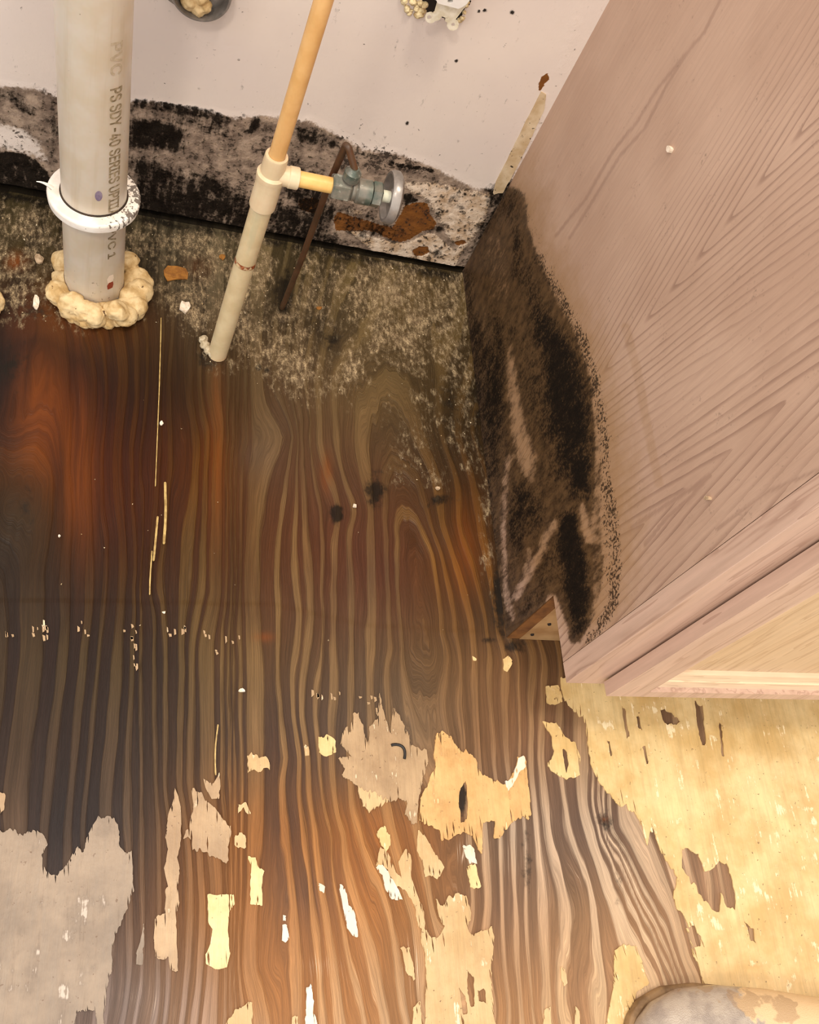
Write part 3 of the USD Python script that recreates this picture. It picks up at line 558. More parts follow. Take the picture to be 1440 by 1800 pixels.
obj('board_edge', cat(box(-1.9, -0.19,   .003, .013, .008, .30), box(-0.12, 1.2,   .003, .013, .008, .30)), M_CORE, wall)
M_CAVITY_SHADE = plain('cavity_shade', (40,28,18), .8, rgb2=(22,16,10), scale=60)  # dark backing colour standing in for shade inside the socket hole
M_GAP = plain('gap_shade_black', (16,11,8), .95, specular_ior_level=.0)  # near-black so that the gap below the wallboard reads as deep shade
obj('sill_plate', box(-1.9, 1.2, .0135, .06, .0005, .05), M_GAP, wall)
# torn paper tape in the corner, thin but real
M_TAPE = plain('corner_tape', (218,198,166), .6, rgb2=(190,162,122), scale=40, spot=((60,44,30), 190, .64))
tape = slab(ragged([(951,161),(960,166),(957,190),(930,250),(905,300),(884,338),(866,340),(872,318),(900,262),(925,212)], 1.2, 4, False), 1, 0.0, .0012)
obj('corner_tape', tape, M_TAPE, wall, label='torn tan paper tape in the wall corner')
# ragged plaster round the socket hole
def lumps(centres, radii, name_seed, edge=.0022, amp=.35, freq=130, it=6, minus=None):
    ms = []
    for c, q in zip(centres, radii):
        sp = trimesh.creation.icosphere(2, 1.0)
        q3 = np.broadcast_to(q, 3)
        ms.append(m3.Manifold(m3.Mesh(np.array(sp.vertices * q3 + c, np.float32), np.array(sp.faces, np.uint32))))
    M = m3.Manifold.batch_boolean(ms, m3.OpType.Add).refine_to_length(edge)
    w = M.to_mesh(); t = trimesh.Trimesh(w.vert_properties[:, :3], w.tri_verts, process=True)
    trimesh.smoothing.filter_taubin(t, iterations=it)
    rr = float(np.mean([np.mean(q) for q in radii]))
    t.vertices += t.vertex_normals * ((fbm(t.vertices * freq, 4, name_seed) - .5) * 2 * amp * rr)[:, None]
    if minus is not None:
        w = (m3.Manifold(m3.Mesh(np.array(t.vertices, np.float32), np.array(t.faces, np.uint32))) - m3.Manifold(m3.Mesh(np.array(minus.vertices, np.float32), np.array(minus.faces, np.uint32)))).to_mesh()
        t = trimesh.Trimesh(w.vert_properties[:, :3], w.tri_verts, process=True)
    return t
M_PLASTER = plain('crumbled_plaster', (232,214,170), .8, rgb2=(178,148,100), scale=150, bump=.5)
r = np.random.default_rng(5)
cs, rs = [], []
for x, y in [(712,4),(716,14),(722,20),(730,12),(738,22),(745,18),(726,4),(738,6),(746,8),(719,24),(710,-8),(735,-8)]:
    cs.append(wall_at(x + r.normal(0, 1.5), y + r.normal(0, 1.5), .001)); rs.append(r.uniform(.0026, .0046))
for x, y in [(819,10),(822,4),(816,22),(813,32),(808,36)]:
    cs.append(wall_at(x, y, .0)); rs.append(r.uniform(.0018, .003))
obj('torn_plaster', lumps(cs, rs, 11, .0009, .8, 300, 20), M_PLASTER, wall, smooth=True, label='crumbled yellowish plaster round the socket hole')
obj('socket_cavity', box(-.25, -.08, .055, .06, .28, .55), M_CAVITY_SHADE, wall)

# ------------------------------------------------------------------ BASE CABINET on the right
D, H, TK = 0.5643, 0.1115, 0.4995
A_F = math.radians(1.0)
EX, EY = np.array([math.cos(A_F), math.sin(A_F), 0]), np.array([-math.sin(A_F), math.cos(A_F), 0])
def front(mesh):
    """from the cabinet front's own frame (x along the front, y depth with 0 at the side panel's edge) to the room"""
    v = np.array(mesh.vertices)
    return trimesh.Trimesh(np.array([0, -D, 0]) + v[:, :1] * EX + v[:, 1:2] * EY + v[:, 2:] * [0, 0, 1.0], mesh.faces, process=False)
cab = thing('base_cabinet', 'pinkish wood-grain base cabinet with black mould creeping up its side panel', 'cabinet', (0.2, -0.3, 0))
P_DARK = [(893,326),(915,335),(925,348),(927,392),(942,440),(975,515),(1012,585),(1038,660),(1052,730),(1057,830),(1054,900),(1062,1000),(1048,1080),(1022,1128),(1003,1132),(985,1075),(976,1048),(905,1118),(880,1140),(846,830),(826,650),(812,470),(850,400)]
PD = soft(P_DARK, 26, 1.0)
PALE = np.maximum.reduce([soft([(900,590),(915,690),(928,760),(945,800),(938,852),(915,835),(898,760),(888,640)], 22, .75), line_mask([(1046,690),(1050,800),(1044,900),(1047,1000),(1042,1105)], 4, .75), line_mask([(975,918),(948,975),(908,1048)], 9, .7), line_mask([(893,800),(884,930),(890,1050),(900,1090)], 8, .6), line_mask([(1024,890),(1033,950)], 8, .8), line_mask([(870,430),(880,520)], 22, .35), line_mask([(930,960),(920,1000)], 8, .4), line_mask([(965,1050),(990,1100)], 7, .7), line_mask([(850,540),(862,600)], 12, .3)])
PB = np.maximum.reduce([soft([(925,455),(945,520),(965,555),(1000,590),(1028,650),(1040,700),(1046,780),(1048,860),(1040,885),(1020,885),(985,830),(960,740),(950,640),(935,560)], 40, .88), soft([(985,895),(1018,900),(1030,960),(1040,1010),(1039,1060),(1025,1108),(1010,1120),(995,1060),(985,1000),(975,940)], 24, .95),
 soft([(828,560),(880,545),(905,620),(900,720),(885,840),(870,870),(850,830),(836,720)], 50, .72), soft([(880,840),(940,830),(962,900),(935,960),(905,1000),(895,1040),(886,960)], 36, .62), soft([(935,955),(965,930),(985,1000),(972,1046),(930,1080),(910,1090)], 20, .4), line_mask([(912,400),(910,440),(905,490)], 6, .8), blob(895,360,22,.6,30), blob(925,490,16,.6,30), line_mask([(822,480),(832,640),(846,830),(866,960),(882,1090)], 10, .55), blob(860,400,20,.35,60), soft([(890,560),(1000,700),(1000,880),(950,820),(920,700)], 70, .55)])
PS = np.maximum.reduce([line_mask([(945,450),(975,505),(1015,575),(1042,650),(1056,720),(1063,800),(1070,870),(1080,930),(1085,1000),(1076,1060),(1054,1105),(1035,1125)], 12, .75), line_mask([(930,380),(945,440),(985,520)], 14, .45), line_mask([(1012,570),(1050,680)], 8, .4), line_mask([(1060,860),(1072,950),(1068,1040)], 14, .6)])
PH = np.maximum.reduce([soft([(905,300),(965,330),(965,410),(1010,480),(1060,590),(1095,700),(1120,850),(1125,1000),(1095,1080),(1040,1135),(980,1080),(900,1000),(812,480)], 90, .75), blob(935,300,35,.4,45), line_mask([(1100,575),(1120,650),(1140,760),(1158,850)], 9, .38), blob(1240,990,30,.3,16)])
PALE = gaussian_filter(PALE, 2.6) * 1.25
PD = PD * (1 - .75 * np.clip(PALE, 0, 1)); PB = gaussian_filter(PB, 3) * (1 - np.clip(PALE * 1.1, 0, 1)); PS = gaussian_filter(PS, 2)
pz = spaced(0.0, 0.0, 0.66, 0.90, 0.0017); py = spaced(-D, -D, 0.0, 0.0, 0.0017)
PV, PF = grid(pz, py, lambda U, V: np.c_[np.zeros_like(U), V, U])
cut = (PV[:, 1] < -TK) & (PV[:, 2] < H)
edge = np.abs(PV[:, 1] + TK)
PF = PF[~cut[PF].any(1)]
ppx = to_px(PV)
w1 = .0045 * (fbm(np.c_[PV[:, 1] * 30, PV[:, 2] * 5, PV[:, 0] + 1], 3, 4) - .5) * 2
yy, zz = PV[:, 1] + w1, PV[:, 2] + .02 * (fbm(np.c_[PV[:, 1] * 12, PV[:, 2] * 4, PV[:, 0]], 2, 6) - .5)
F1 = (zz - 5.2 * (np.sqrt((yy + .343) ** 2 + .0032 ** 2))) / .0385 + 0.36
F2 = (zz + 6.5 * (np.sqrt((yy + .506) ** 2 + .0025 ** 2))) / .060 + .15
VEIN = np.maximum.reduce([line_mask(Z([(290,1030),(420,870),(540,660),(640,540),(740,380),(830,270),(940,140),(1000,20),(1040,-60)], 2.483, 860, 0), 2.6, .9), line_mask(Z([(350,1040),(450,880),(570,680),(680,560),(760,400),(800,330),(900,180)], 2.483, 860, 0), 2.4, .9), line_mask(Z([(800,1700),(1100,1480),(1400,1350)], 3.333, 1020, 420), 3.0, .9), line_mask(Z([(300,1690),(500,1560),(640,1470),(760,1380)], 3.333, 1020, 420), 3.6, .9), line_mask(Z([(380,1790),(500,1640),(640,1520),(760,1385)], 3.333, 1020, 420), 3.6, .9)])
FADE = np.clip(np.maximum(np.exp(-((PV[:, 1] + .355) / .075) ** 2), np.clip((-PV[:, 1] - .44) / .03, 0, 1)) + .10, 0, 1)
pw = np.clip((-.430 - PV[:, 1]) / .012 + .5, 0, 1)
pat = {k: sample(f, ppx) for k, f in dict(dark=PD, mould=PB, speck=PS, halo=PH, pale=PALE).items()}
pat.update(ring_a=F1, ring_b=F2, which=pw, vein=sample(VEIN, ppx), fade=FADE)
PV[:, 0] -= .0006 * pat['mould'] * (fbm(PV * 220, 3, 12))
def grain_lines(g, ring, width=.30):
    f = g.math('fraction', ring)
    return g.mul(g.step(f, 1 - width * 1.3, 0.93), g.step(f, 0.95, 1.0, 1.0, 0.0))
def panel_material():
    g = G()
    fib = g.noise(1.0, 4, .65, vec=g.stretch((200, 260, 14))); mid = g.noise(48, 4, .65); fine = g.noise(330, 4, .65); big = g.noise(9, 3, .5)
    vm = g.noise(1.0, 5, .72, vec=g.stretch((110, 105, 60)))
    base = g.mix(g.step(big, .3, .7), tuple(lin((178, 147, 126))), tuple(lin((190, 160, 139))))
    ra, rb = g.at('ring_a'), g.at('ring_b')
    jit = g.mul(g.add(fib, -.5), .16)
    la = grain_lines(g, g.add(ra, jit)); lb = grain_lines(g, g.add(rb, jit), .35)
    ln = g.mix(g.at('which'), la, lb)
    fade = g.mul(g.step(g.noise(1.0, 3, .6, vec=g.stretch((10, 34, 3))), .30, .56, .25, 1.0), g.at('fade'))
    ln = g.math('maximum', g.mul(g('rgb_to_bw', out='val', color=ln), fade), g.mul(g.at('vein'), .8))
    col = g.mix(g.mul(ln, .62), base, tuple(lin((134, 103, 88))))
    col = g('hsv', hue=.5, saturation=1.0, value=g.step(fib, .25, .75, .94, 1.05), color=col)
    hl = g.step(g.add(g.at('halo'), g.mul(g.add(mid, -.5), .6)), .08, .8)
    col = g.mix(g.mul(hl, .72), col, tuple(lin((150, 114, 72))))
    pl = g.mix(g.step(vm, .35, .65), tuple(lin((84, 62, 38))), tuple(lin((38, 25, 12))))
    dk = g.step(g.add(g.at('dark'), g.mul(g.add(vm, -.5), 1.0)), .30, .70)
    col = g.mix(g.mul(dk, .9), col, pl)
    m = g.add(g.mul(g.at('mould'), 1.0), g.add(g.mul(g.add(vm, -.5), 1.1), g.add(g.mul(g.add(fine, -.5), 1.5), g.mul(g.add(g.noise(30, 4, .6), -.5), .9))))
    mf = g.step(m, .20, .86)
    col = g.mix(g.mul(mf, .95), col, g.mix(g.step(fine, .5, .7), tuple(lin((13, 9, 6))), tuple(lin((34, 25, 16)))))
    sp = g.step(g.add(g.mul(g.at('speck'), .62), g.add(g.mul(g.add(fine, -.5), 1.5), g.mul(g.add(mid, -.5), .7))), .40, .56)
    col = g.mix(g.mul(sp, .9), col, tuple(lin((38, 28, 20))))
    h = g.add(g.mul(fib, .4), g.add(g.mul(ln, -.5), g.mul(g.mul(fine, g.at('mould')), 2.0)))
    return g.done('grained_panel', col, g.add(.42, g.mul(mf, .35)), g.bump(h, .5, .0008), specular_ior_level=g.step(g.at('dark'), 0.0, 1.0, .45, .12))
M_PANEL = panel_material()
obj('side_panel', (PV, PF), M_PANEL, cab, smooth=True, attrs=pat, label='side panel with black mould spreading up from the floor')
M_PLY = plain('panel_core_ply', (128,82,36), .7, rgb2=(92,54,20), scale=50)
core = Polygon([(-D, H), (-TK, H), (-TK, 0), (0, 0), (0, .9), (-D, .9)]).buffer(-.0006)
cm = trimesh.creation.extrude_polygon(core, .015, engine='earcut')
cv = np.array(cm.vertices); obj('panel_core', trimesh.Trimesh(np.c_[.0008 + cv[:, 2], cv[:, 0], cv[:, 1]], cm.faces), M_PLY, cab, label='brown plywood edge of the side panel')
def front_wood(name, a, b, line, scale=9.0, horizontal=False):
    g = G()
    fib = g.noise(1.0, 4, .65, vec=g.stretch((14, 160, 200) if horizontal else (190, 190, 13)))
    br = g.noise(1.0, 3, .6, vec=g.stretch((4, 40, 50) if horizontal else (46, 46, 3.2)))
    col = g.mix(g.step(br, .3, .7), tuple(lin(a)), tuple(lin(b)))
    ln = g.step(g.math('fraction', g.mul(br, scale)), .70, .98)
    col = g.mix(g.mul(ln, .55), col, tuple(lin(line)))
    col = g('hsv', hue=.5, saturation=1.0, value=g.step(fib, .25, .75, .92, 1.06), color=col)
    return g.done(name, col, .42, g.bump(fib, .3, .0006))
M_FRAME = front_wood('frame_wood', (204,173,153), (190,159,139), (158,124,106), 5)
M_RAIL = front_wood('rail_wood', (206,176,156), (194,162,142), (165,130,110), 5, True)
M_BEAD = front_wood('lit_moulding_wood', (236,212,180), (226,198,166), (196,164,134), 5, True)  # paler than the rails: light on the ledges is put into the colour
M_DOORP = front_wood('door_panel_wood', (208,180,146), (200,170,134), (170,136,104), 7)
obj('stile', front(box(.0, .045, -.0195, -.0000, H, .9, .0005)), M_FRAME, cab, label='front frame upright beside the side panel')
obj('rail', front(box(.045, .46, -.0195, -.0003, H, .148, .001)), M_RAIL, cab); obj('rail', front(box(.045, .46, -.0195, -.0003, .84, .9, .001)), M_RAIL, cab)
obj('stile', front(box(.46, .505, -.0195, -.0003, H, .9, .0012)), M_FRAME, cab)
M_KICK = plain('toe_kick_board', (176,140,96), .6, rgb2=(150,112,70), scale=30)
obj('toe_kick', front(box(.016, .505, D - TK + .0, D - TK + .014, .0, H - .002)), M_KICK, cab, label='recessed toe-kick board')
M_NAIL = plain('nail_hole', (34,22,12), .8)
for x, y in [(966,1098), (936,1116)]:
    p = on_plane([(x, y)], 1, -TK - .0005)[0]
    obj('nail_head', lathe(p, (0, -1, 0), [(-.002, 0), (-.002, .0022), (.0006, .0018), (.0004, 0)], 12), M_NAIL, cab)  # dark discs standing in for the shade inside nail holes
obj('cabinet_floor', box(.016, .505, -D + .004, -.004, H + .002, H + .02), M_PLY, cab)
# door: stepped recessed panel
dx0, dx1, dz0, dz1 = .0326, .465, .1225, .80
def ring2(l0, b0, l1, b1, y0, y1, bev=.0006):
    o = Polygon([(dx0 + l0, dz0 + b0), (dx1 - l0, dz0 + b0), (dx1 - l0, dz1 - b0), (dx0 + l0, dz1 - b0)])
    i = Polygon([(dx0 + l1, dz0 + b1), (dx1 - l1, dz0 + b1), (dx1 - l1, dz1 - b1), (dx0 + l1, dz1 - b1)])
    m = trimesh.creation.extrude_polygon(o.difference(i), y1 - y0, engine='earcut'); v = np.array(m.vertices)
    m = trimesh.Trimesh(np.c_[v[:, 0], y0 + v[:, 2], v[:, 1]], m.faces); m.fix_normals(); return front(m)
door = obj('door', front(box(dx0 + .04, dx1 - .04, -.0238, -.0219, dz0 + .04, dz1 - .04)), M_DOORP, cab, label='cabinet door with stepped moulding')
obj('door_frame', ring2(0, 0, .036, .0145, -.0347, -.0216), M_FRAME, door); obj('moulding', ring2(.036, .0145, .044, .030, -.0300, -.0217), M_BEAD, door); obj('moulding', ring2(.044, .030, .049, .0455, -.0285, -.0218), M_BEAD, door)
obj('back_panel', box(.016, .505, -.012, -.004, H, .9), M_PLY, cab); obj('end_panel', box(.49, .505, -D + .004, -.004, 0.0, .9), M_FRAME, cab)

# ------------------------------------------------------------------ DRAIN PIPE with slip collar
def tag_axis(px, axis_y): return on_plane([px], 1, axis_y)[0]
db = np.array([-0.4413, -0.1244, 0.0]); dt = np.array([-0.4577, -0.1244, 0.348]); dd = (dt - db) / np.linalg.norm(dt - db)
drain = thing('drain_pipe', 'thick grey-white plastic drain pipe with a white collar, rising from the floor', 'pipe', db)
def pvc_material():
    g = G()
    st = g.noise(1.0, 4, .6, vec=g.stretch((90, 90, 5))); mid = g.noise(26, 4, .6); sp = g.noise(190, 3, .6)
    z = g('separate_xyz', out='z', vector=g('geometry'))
    col = g.mix(g.step(mid, .3, .7), tuple(lin((206, 190, 174))), tuple(lin((198, 178, 154))))
    col = g.mix(g.mul(g.step(st, .5, .75), .35), col, tuple(lin((172, 148, 116))))
    col = g.mix(g.mul(g.step(g.add(sp, g.step(z, .02, .10, .10, 0.0)), .72, .78), .7), col, tuple(lin((84, 66, 44))))
    return g.done('grey_pvc', col, .34, g.bump(mid, .1, .001), subsurface_weight=.15, subsurface_scale=.004)
M_PVC = pvc_material()
R0 = .0302
obj('pipe', lathe(db, dd, [(0, R0 - .004), (-.0, R0), (.575, R0), (.577, R0 - .001), (.577, R0 - .004), (.02, R0 - .004)], 72), M_PVC, drain, smooth=35)
pt = db + dd * .575
arc = [pt + np.array([.055 * (1 - math.cos(a)), 0, .055 * math.sin(a)]) for a in np.linspace(0, math.pi / 2, 12)]
obj('elbow', cat(tube(arc, .0335, 40), lathe(pt - dd * .022, dd, [(0, R0), (0, .0352), (.026, .0352), (.028, R0)], 48)), M_PVC, drain, smooth=40)  # unseen elbow and arm, added to throw a soft shadow on the wall
obj('trap_arm', tube([arc[-1] - [.012, 0, 0], arc[-1] + [.085, 0, 0]], R0, 40), M_PVC, drain, smooth=40)
def collar_material():
    g = G()
    x = g('separate_xyz', out='x', vector=g('geometry')); mid = g.noise(60, 4, .6); sp = g.noise(1.0, 3, .6, vec=g.stretch((240, 240, 120)))
    col = g.mix(g.step(mid, .35, .68), tuple(lin((244, 238, 228))), tuple(lin((230, 218, 204))))
    m = g.step(g.add(g.mul(g.add(sp, -.5), 1.0), g.step(x, float(db[0]) - .01, float(db[0]) + .036, -.17, .06)), .035, .075)
    col = g.mix(g.mul(m, .85), col, tuple(lin((66, 50, 36))))
    return g.done('white_collar', col, .4, g.bump(g.add(mid, m), .15, .0006))
M_COLLAR = collar_material()
t0 = .1335
obj('collar', lathe(db, dd, [(t0, R0 + .0008), (t0, .0395), (t0 + .002, .0425), (t0 + .0085, .0432), (t0 + .0105, .0422), (t0 + .0115, .0405), (t0 + .0115, R0 + .0008)], 72), M_COLLAR, drain, smooth=40, label='white slip collar speckled with mould')
M_GRIME = plain('dark_grime', (58,40,22), .8, rgb2=(36,24,12))
obj('grime_line', lathe(db, dd, [(t0 + .0113, R0 + .0001), (t0 + .0113, R0 + .0016), (t0 + .0122, R0 + .0010), (t0 + .0128, R0 + .0001)], 72), M_GRIME, drain, smooth=60)
pk = tag_axis((64, 319), db[1] - .02); pe = tag_axis((92, 331), db[1] - .02)
obj('paint_shred', tube(smooth_curve([pe, (pe + pk) / 2 + [0, 0, .002], pk], 8), np.linspace(.0022, .0004, 8), 6), M_COLLAR, drain)
# lettering printed along the pipe
M_INK = plain('faded_ink', (112,96,70), .6, rgb2=(168,150,120), scale=260)
M_INK2 = plain('very_faded_ink', (168,150,124), .6, rgb2=(188,170,144), scale=300)
e1 = np.cross(dd, [0, 1.0, 0]); e1 /= np.linalg.norm(e1); e2 = np.cross(e1, dd)
if e1[0] < 0: e1 = -e1
back = np.array([0, -1.0, 0]); back -= dd * (back @ dd); back /= np.linalg.norm(back)
def on_pipe(mesh, t_start, ang0, length=None):
    """wraps flat lettering (x reading, y up) round the pipe: reading runs down the pipe, tops towards +angle"""
    for _ in range(2): mesh = mesh.subdivide()
    v = np.array(mesh.vertices)
    if length: v[:, 0] *= length / v[:, 0].max()
    th = ang0 + v[:, 1] / R0; rr = R0 + .00015 + v[:, 2]
    P = db + (t_start - v[:, 0])[:, None] * dd + rr[:, None] * (np.cos(th)[:, None] * back + np.sin(th)[:, None] * e1)
    return trimesh.Trimesh(P, mesh.faces)
a_txt = math.radians(30)
obj('lettering', on_pipe(meshkit.text_mesh('PS SDY-40 SERIES UPIIIA', .0112, .00012, True), .290, a_txt, .148), M_INK, drain, label='faded grey printed lettering')
obj('lettering', on_pipe(meshkit.text_mesh('PVC', .0105, .0001, True), .334, a_txt, .032), M_INK2, drain)
obj('lettering', on_pipe(meshkit.text_mesh('PVC 1', .0085, .00012, True), .128, a_txt, .045), M_INK, drain)
def patch_on_pipe(t, ang, w, h, mat, name, **kw):
    q = Polygon([(math.cos(a) * w / 2, math.sin(a) * h / 2) for a in np.linspace(0, 2 * math.pi, 24)[:-1]]) if name == 'ink_smudge' else Polygon([(-w / 2, -h * .2), (-w * .1, -h / 2), (w / 2, -h * .4), (w * .45, h * .35), (0, h / 2), (-w / 2, h * .4)])
    obj(name, on_pipe(trimesh.creation.extrude_polygon(q, .00015, engine='earcut'), t, ang), mat, drain, **kw)
M_PURPLE = plain('purple_primer', (116,100,124), .5, rgb2=(150,134,148), scale=110)
patch_on_pipe(.171, math.radians(12), .0125, .0065, M_PURPLE, 'ink_smudge', label='purple primer smudge')
M_STK = plain('sticker_white', (226,206,184), .5); M_STKR = plain('sticker_red', (140,48,24), .5)
patch_on_pipe(.052, math.radians(36), .011, .0078, M_STK, 'sticker', label='remnant of a white sticker'); patch_on_pipe(.042, math.radians(36), .010, .0074, M_STKR, 'sticker', label='red remnant of a sticker')

# expanding foam round its foot
M_FOAM = plain('dried_foam', (222,196,148), .7, rgb2=(186,152,98), scale=70, bump=.6, spot=((92,64,30), 120, .66))
r = np.random.default_rng(31)
cs, rs = [], []
for k in range(17):
    a = k / 17 * 2 * math.pi + r.normal(0, .12)
    R = .0375 + r.normal(0, .0022) + (.004 if math.sin(a) < -.3 else 0) + (.0035 if math.cos(a) > .4 else 0)
    cs.append(np.array([db[0] + .003 + R * math.cos(a), db[1] - .001 + R * math.sin(a), .008 + .006 * r.uniform()])); rs.append(r.uniform(.0105, .0165) * np.array([1, 1, .9 + .3 * r.uniform()]))
for k in range(9):
    a = r.uniform(-1.1, .9); R = r.uniform(.036, .050); cs.append(np.array([db[0] + R * math.cos(a), db[1] + R * math.sin(a), r.uniform(.012, .024)])); rs.append(r.uniform(.006, .012) * np.array([1.2, 1, .9]))
foam = thing('foam_ring', 'lumpy cream expanding foam collar round the foot of the thick drain pipe', 'foam sealant', (db[0], db[1], 0))
fm = lumps(cs, rs, 17, .0020, .55, 62, 40, lathe(db - dd * .05, dd, [(0, 0), (0, R0 + .0003), (.2, R0 + .0003), (.2, 0)], 72))
obj('foam', fm, M_FOAM, foam, smooth=True)
cl = [floor_at(148, 568, .004), floor_at(158, 562, .005), floor_at(172, 566, .004), floor_at(190, 568, .004), floor_at(205, 563, .005)]
obj('foam_drip', lumps(cl, [.006, .0066, .0062, .007, .0068], 8, .0014, .3, 200), M_FOAM, foam, smooth=True)
fb = floor_at(-6, 540, 0)
foam2 = thing('foam_lump', 'small cream foam lump at the very left edge', 'foam sealant', fb)
obj('foam', lumps([fb + [-.006, .008, .006], fb + [-.001, 0, .006], fb + [-.004, -.008, .006], fb + [-.014, -.004, .007]], [.011, .0095, .009, .012], 9, .002, .3, 120), M_FOAM, foam2, smooth=True)

# ------------------------------------------------------------------ WATER SUPPLY PIPE: lower pipe, tee, riser, branch and shut-off valve
sb = np.array([-0.3074, -0.1849, 0.0]); st_ = np.array([-0.2968, -0.1849, 0.4369]); sd = (st_ - sb) / np.linalg.norm(st_ - sb)
sup = thing('water_supply_pipe', 'thin cream plastic water pipe with a tee and small shutoff valve', 'pipe', sb)
def along(z): return z / sd[2]
def cpvc(name, a, b, streak, c2, rough=.4):
    g = G()
    stn = g.noise(1.0, 4, .6, vec=g.stretch((70, 70, 8))); mid = g.noise(40, 4, .6)
    col = g.mix(g.step(mid, .3, .7), tuple(lin(a)), tuple(lin(b)))
    col = g.mix(g.mul(g.step(stn, .5, .66), streak), col, tuple(lin(c2)))
    return g.done(name, col, rough, g.bump(mid, .15, .001), subsurface_weight=.1, subsurface_scale=.003)
M_LOW = cpvc('painted_pipe', (218,198,158), (202,180,138), .5, (184,178,144))
M_RISER = cpvc('yellowed_pipe', (222,178,118), (208,160,98), .3, (196,146,88), .35)
M_TEE = cpvc('cream_fitting', (228,204,168), (216,188,150), .2, (204,176,136), .38)
M_BRANCH = cpvc('yellow_stub', (238,196,120), (226,176,98), .3, (206,150,76))
obj('lower_pipe', lathe(sb, sd, [(-.001, 0), (-.001, .0102), (along(.150), .0102), (along(.151), .0095), (along(.1535), .0095), (along(.1545), .0100), (along(.231), .0100), (along(.231), 0)], 40), M_LOW, sup, smooth=35, label='paint-smeared lower pipe')
def rust_material():
    g = G(); n = g.noise(170, 4, .7)
    return g.done('rust_ring', g.mix(g.step(n, .40, .56), tuple(lin((206, 180, 136))), g.mix(g.step(g.noise(300, 3, .6), .4, .6), tuple(lin((150, 72, 26))), tuple(lin((92, 38, 12))))), .6)
M_RUST = rust_material()
obj('rust_ring', lathe(sb, sd, [(along(.1492), .0100), (along(.1505), .0105), (along(.1535), .0103), (along(.1555), .0099)], 40), M_RUST, sup, smooth=40)
yb, zb = sb[1], .2665
obj('tee_fitting', cat(lathe(sb, sd, [(along(.2275), .0095), (along(.2275), .0117), (along(.229), .0121), (along(.2585), .0119), (along(.262), .0130), (along(.2665), .0130), (along(.2675), .0118), (along(.2685), .0106), (along(.286), .0103), (along(.2875), .0098), (along(.2875), .0074), (along(.24), .0074)], 48),
   lathe((-.299, yb, zb), (1, 0, 0), [(0, 0), (0, .0090), (.0125, .0090), (.0135, .0098), (.0212, .0098), (.0220, .0092), (.0220, .0071), (.004, .0071)], 40)), M_TEE, sup, smooth=38, label='cream tee fitting')
obj('riser_pipe', lathe(sb, sd, [(along(.255), 0), (along(.255), .0072), (along(.75), .0072), (along(.75), 0)], 36), M_RISER, sup, smooth=35, label='yellowed upper riser pipe')
yb, zb = sb[1], .2665
obj('branch_pipe', lathe((-.294, yb, zb), (1, 0, 0), [(0, 0), (0, .0071), (.0475, .0071), (.0485, .0066), (.0485, 0)], 36), M_BRANCH, sup, smooth=35, label='yellow branch stub')
M_BRASS = plain('tarnished_brass', (132,126,114), .36, rgb2=(78,92,82), scale=60, metallic=.35, spot=((150,150,138), 160, .62))
M_CHROME = plain('dull_chrome', (160,152,144), .3, rgb2=(124,118,112), scale=50, metallic=.35)
vx = -.2463
valve = obj('shutoff_valve', lathe((vx + .0165, yb, zb), (1, 0, 0), [(0, 0), (0, .0085), (.001, .0098), (.003, .0098), (.0045, .0090), (.006, .0112), (.0185, .0112), (.0195, .0098), (.0200, 0)], 40), M_BRASS, sup, smooth=35, label='greenish tarnished shutoff valve')
obj('compression_nut', lathe((vx - .001, yb, zb), (1, 0, 0), [(0, .0070), (0, .0108), (.0015, .0122), (.0155, .0122), (.0170, .0110), (.0172, .0080)], 6, .3), M_BRASS, valve, smooth=20)
obj('packing_nut', lathe((vx + .0362, yb, zb), (1, 0, 0), [(0, .006), (0, .0112), (.001, .0118), (.0075, .0118), (.0088, .0105), (.0088, 0)], 6, .1), M_BRASS, valve, smooth=20)
obj('outlet_port', lathe((vx + .0135, yb, zb + .008), (0.02, 0, 1), [(0, 0), (0, .0052), (.004, .0052), (.004, .0076), (.012, .0076), (.0135, .0058), (.0165, .0042), (.0165, 0)], 24), M_BRASS, valve, smooth=30)
M_STEM = plain('white_stem', (232,230,206), .4)
obj('stem', lathe((vx + .0445, yb, zb), (1, 0, 0), [(0, 0), (0, .0054), (.0105, .0054), (.0105, 0)], 24), M_STEM, valve, smooth=35, label='white plastic stem')
hw = lathe((vx + .0530, yb, zb), (1, 0, 0), [(0, 0), (.0005, .0068), (.0022, .0085), (.0022, .0165), (-.0024, .0205), (-.0026, .0228), (.0008, .0245), (.0052, .0242), (.0076, .0215), (.0082, .0120), (.0080, 0)], 48)
hv = np.array(hw.vertices); hv[:, 1] = yb + (hv[:, 1] - yb) * .96
obj('handle', trimesh.Trimesh(hv, hw.faces), M_CHROME, valve, smooth=40, label='oval grey metal handle')
# foot: caulk crumb beside the hole
M_CAULK = plain('old_caulk', (214,200,172), .6, rgb2=(170,152,120), scale=90)
obj('caulk', lumps([floor_at(358, 597, .003), floor_at(360, 607, .003), floor_at(366, 615, .003), floor_at(374, 622, .003)], [.0048, .0052, .0050, .0044], 6, .0012, .4, 260, 15), M_CAULK, sup, smooth=True, label='dab of white caulk at the pipe foot')

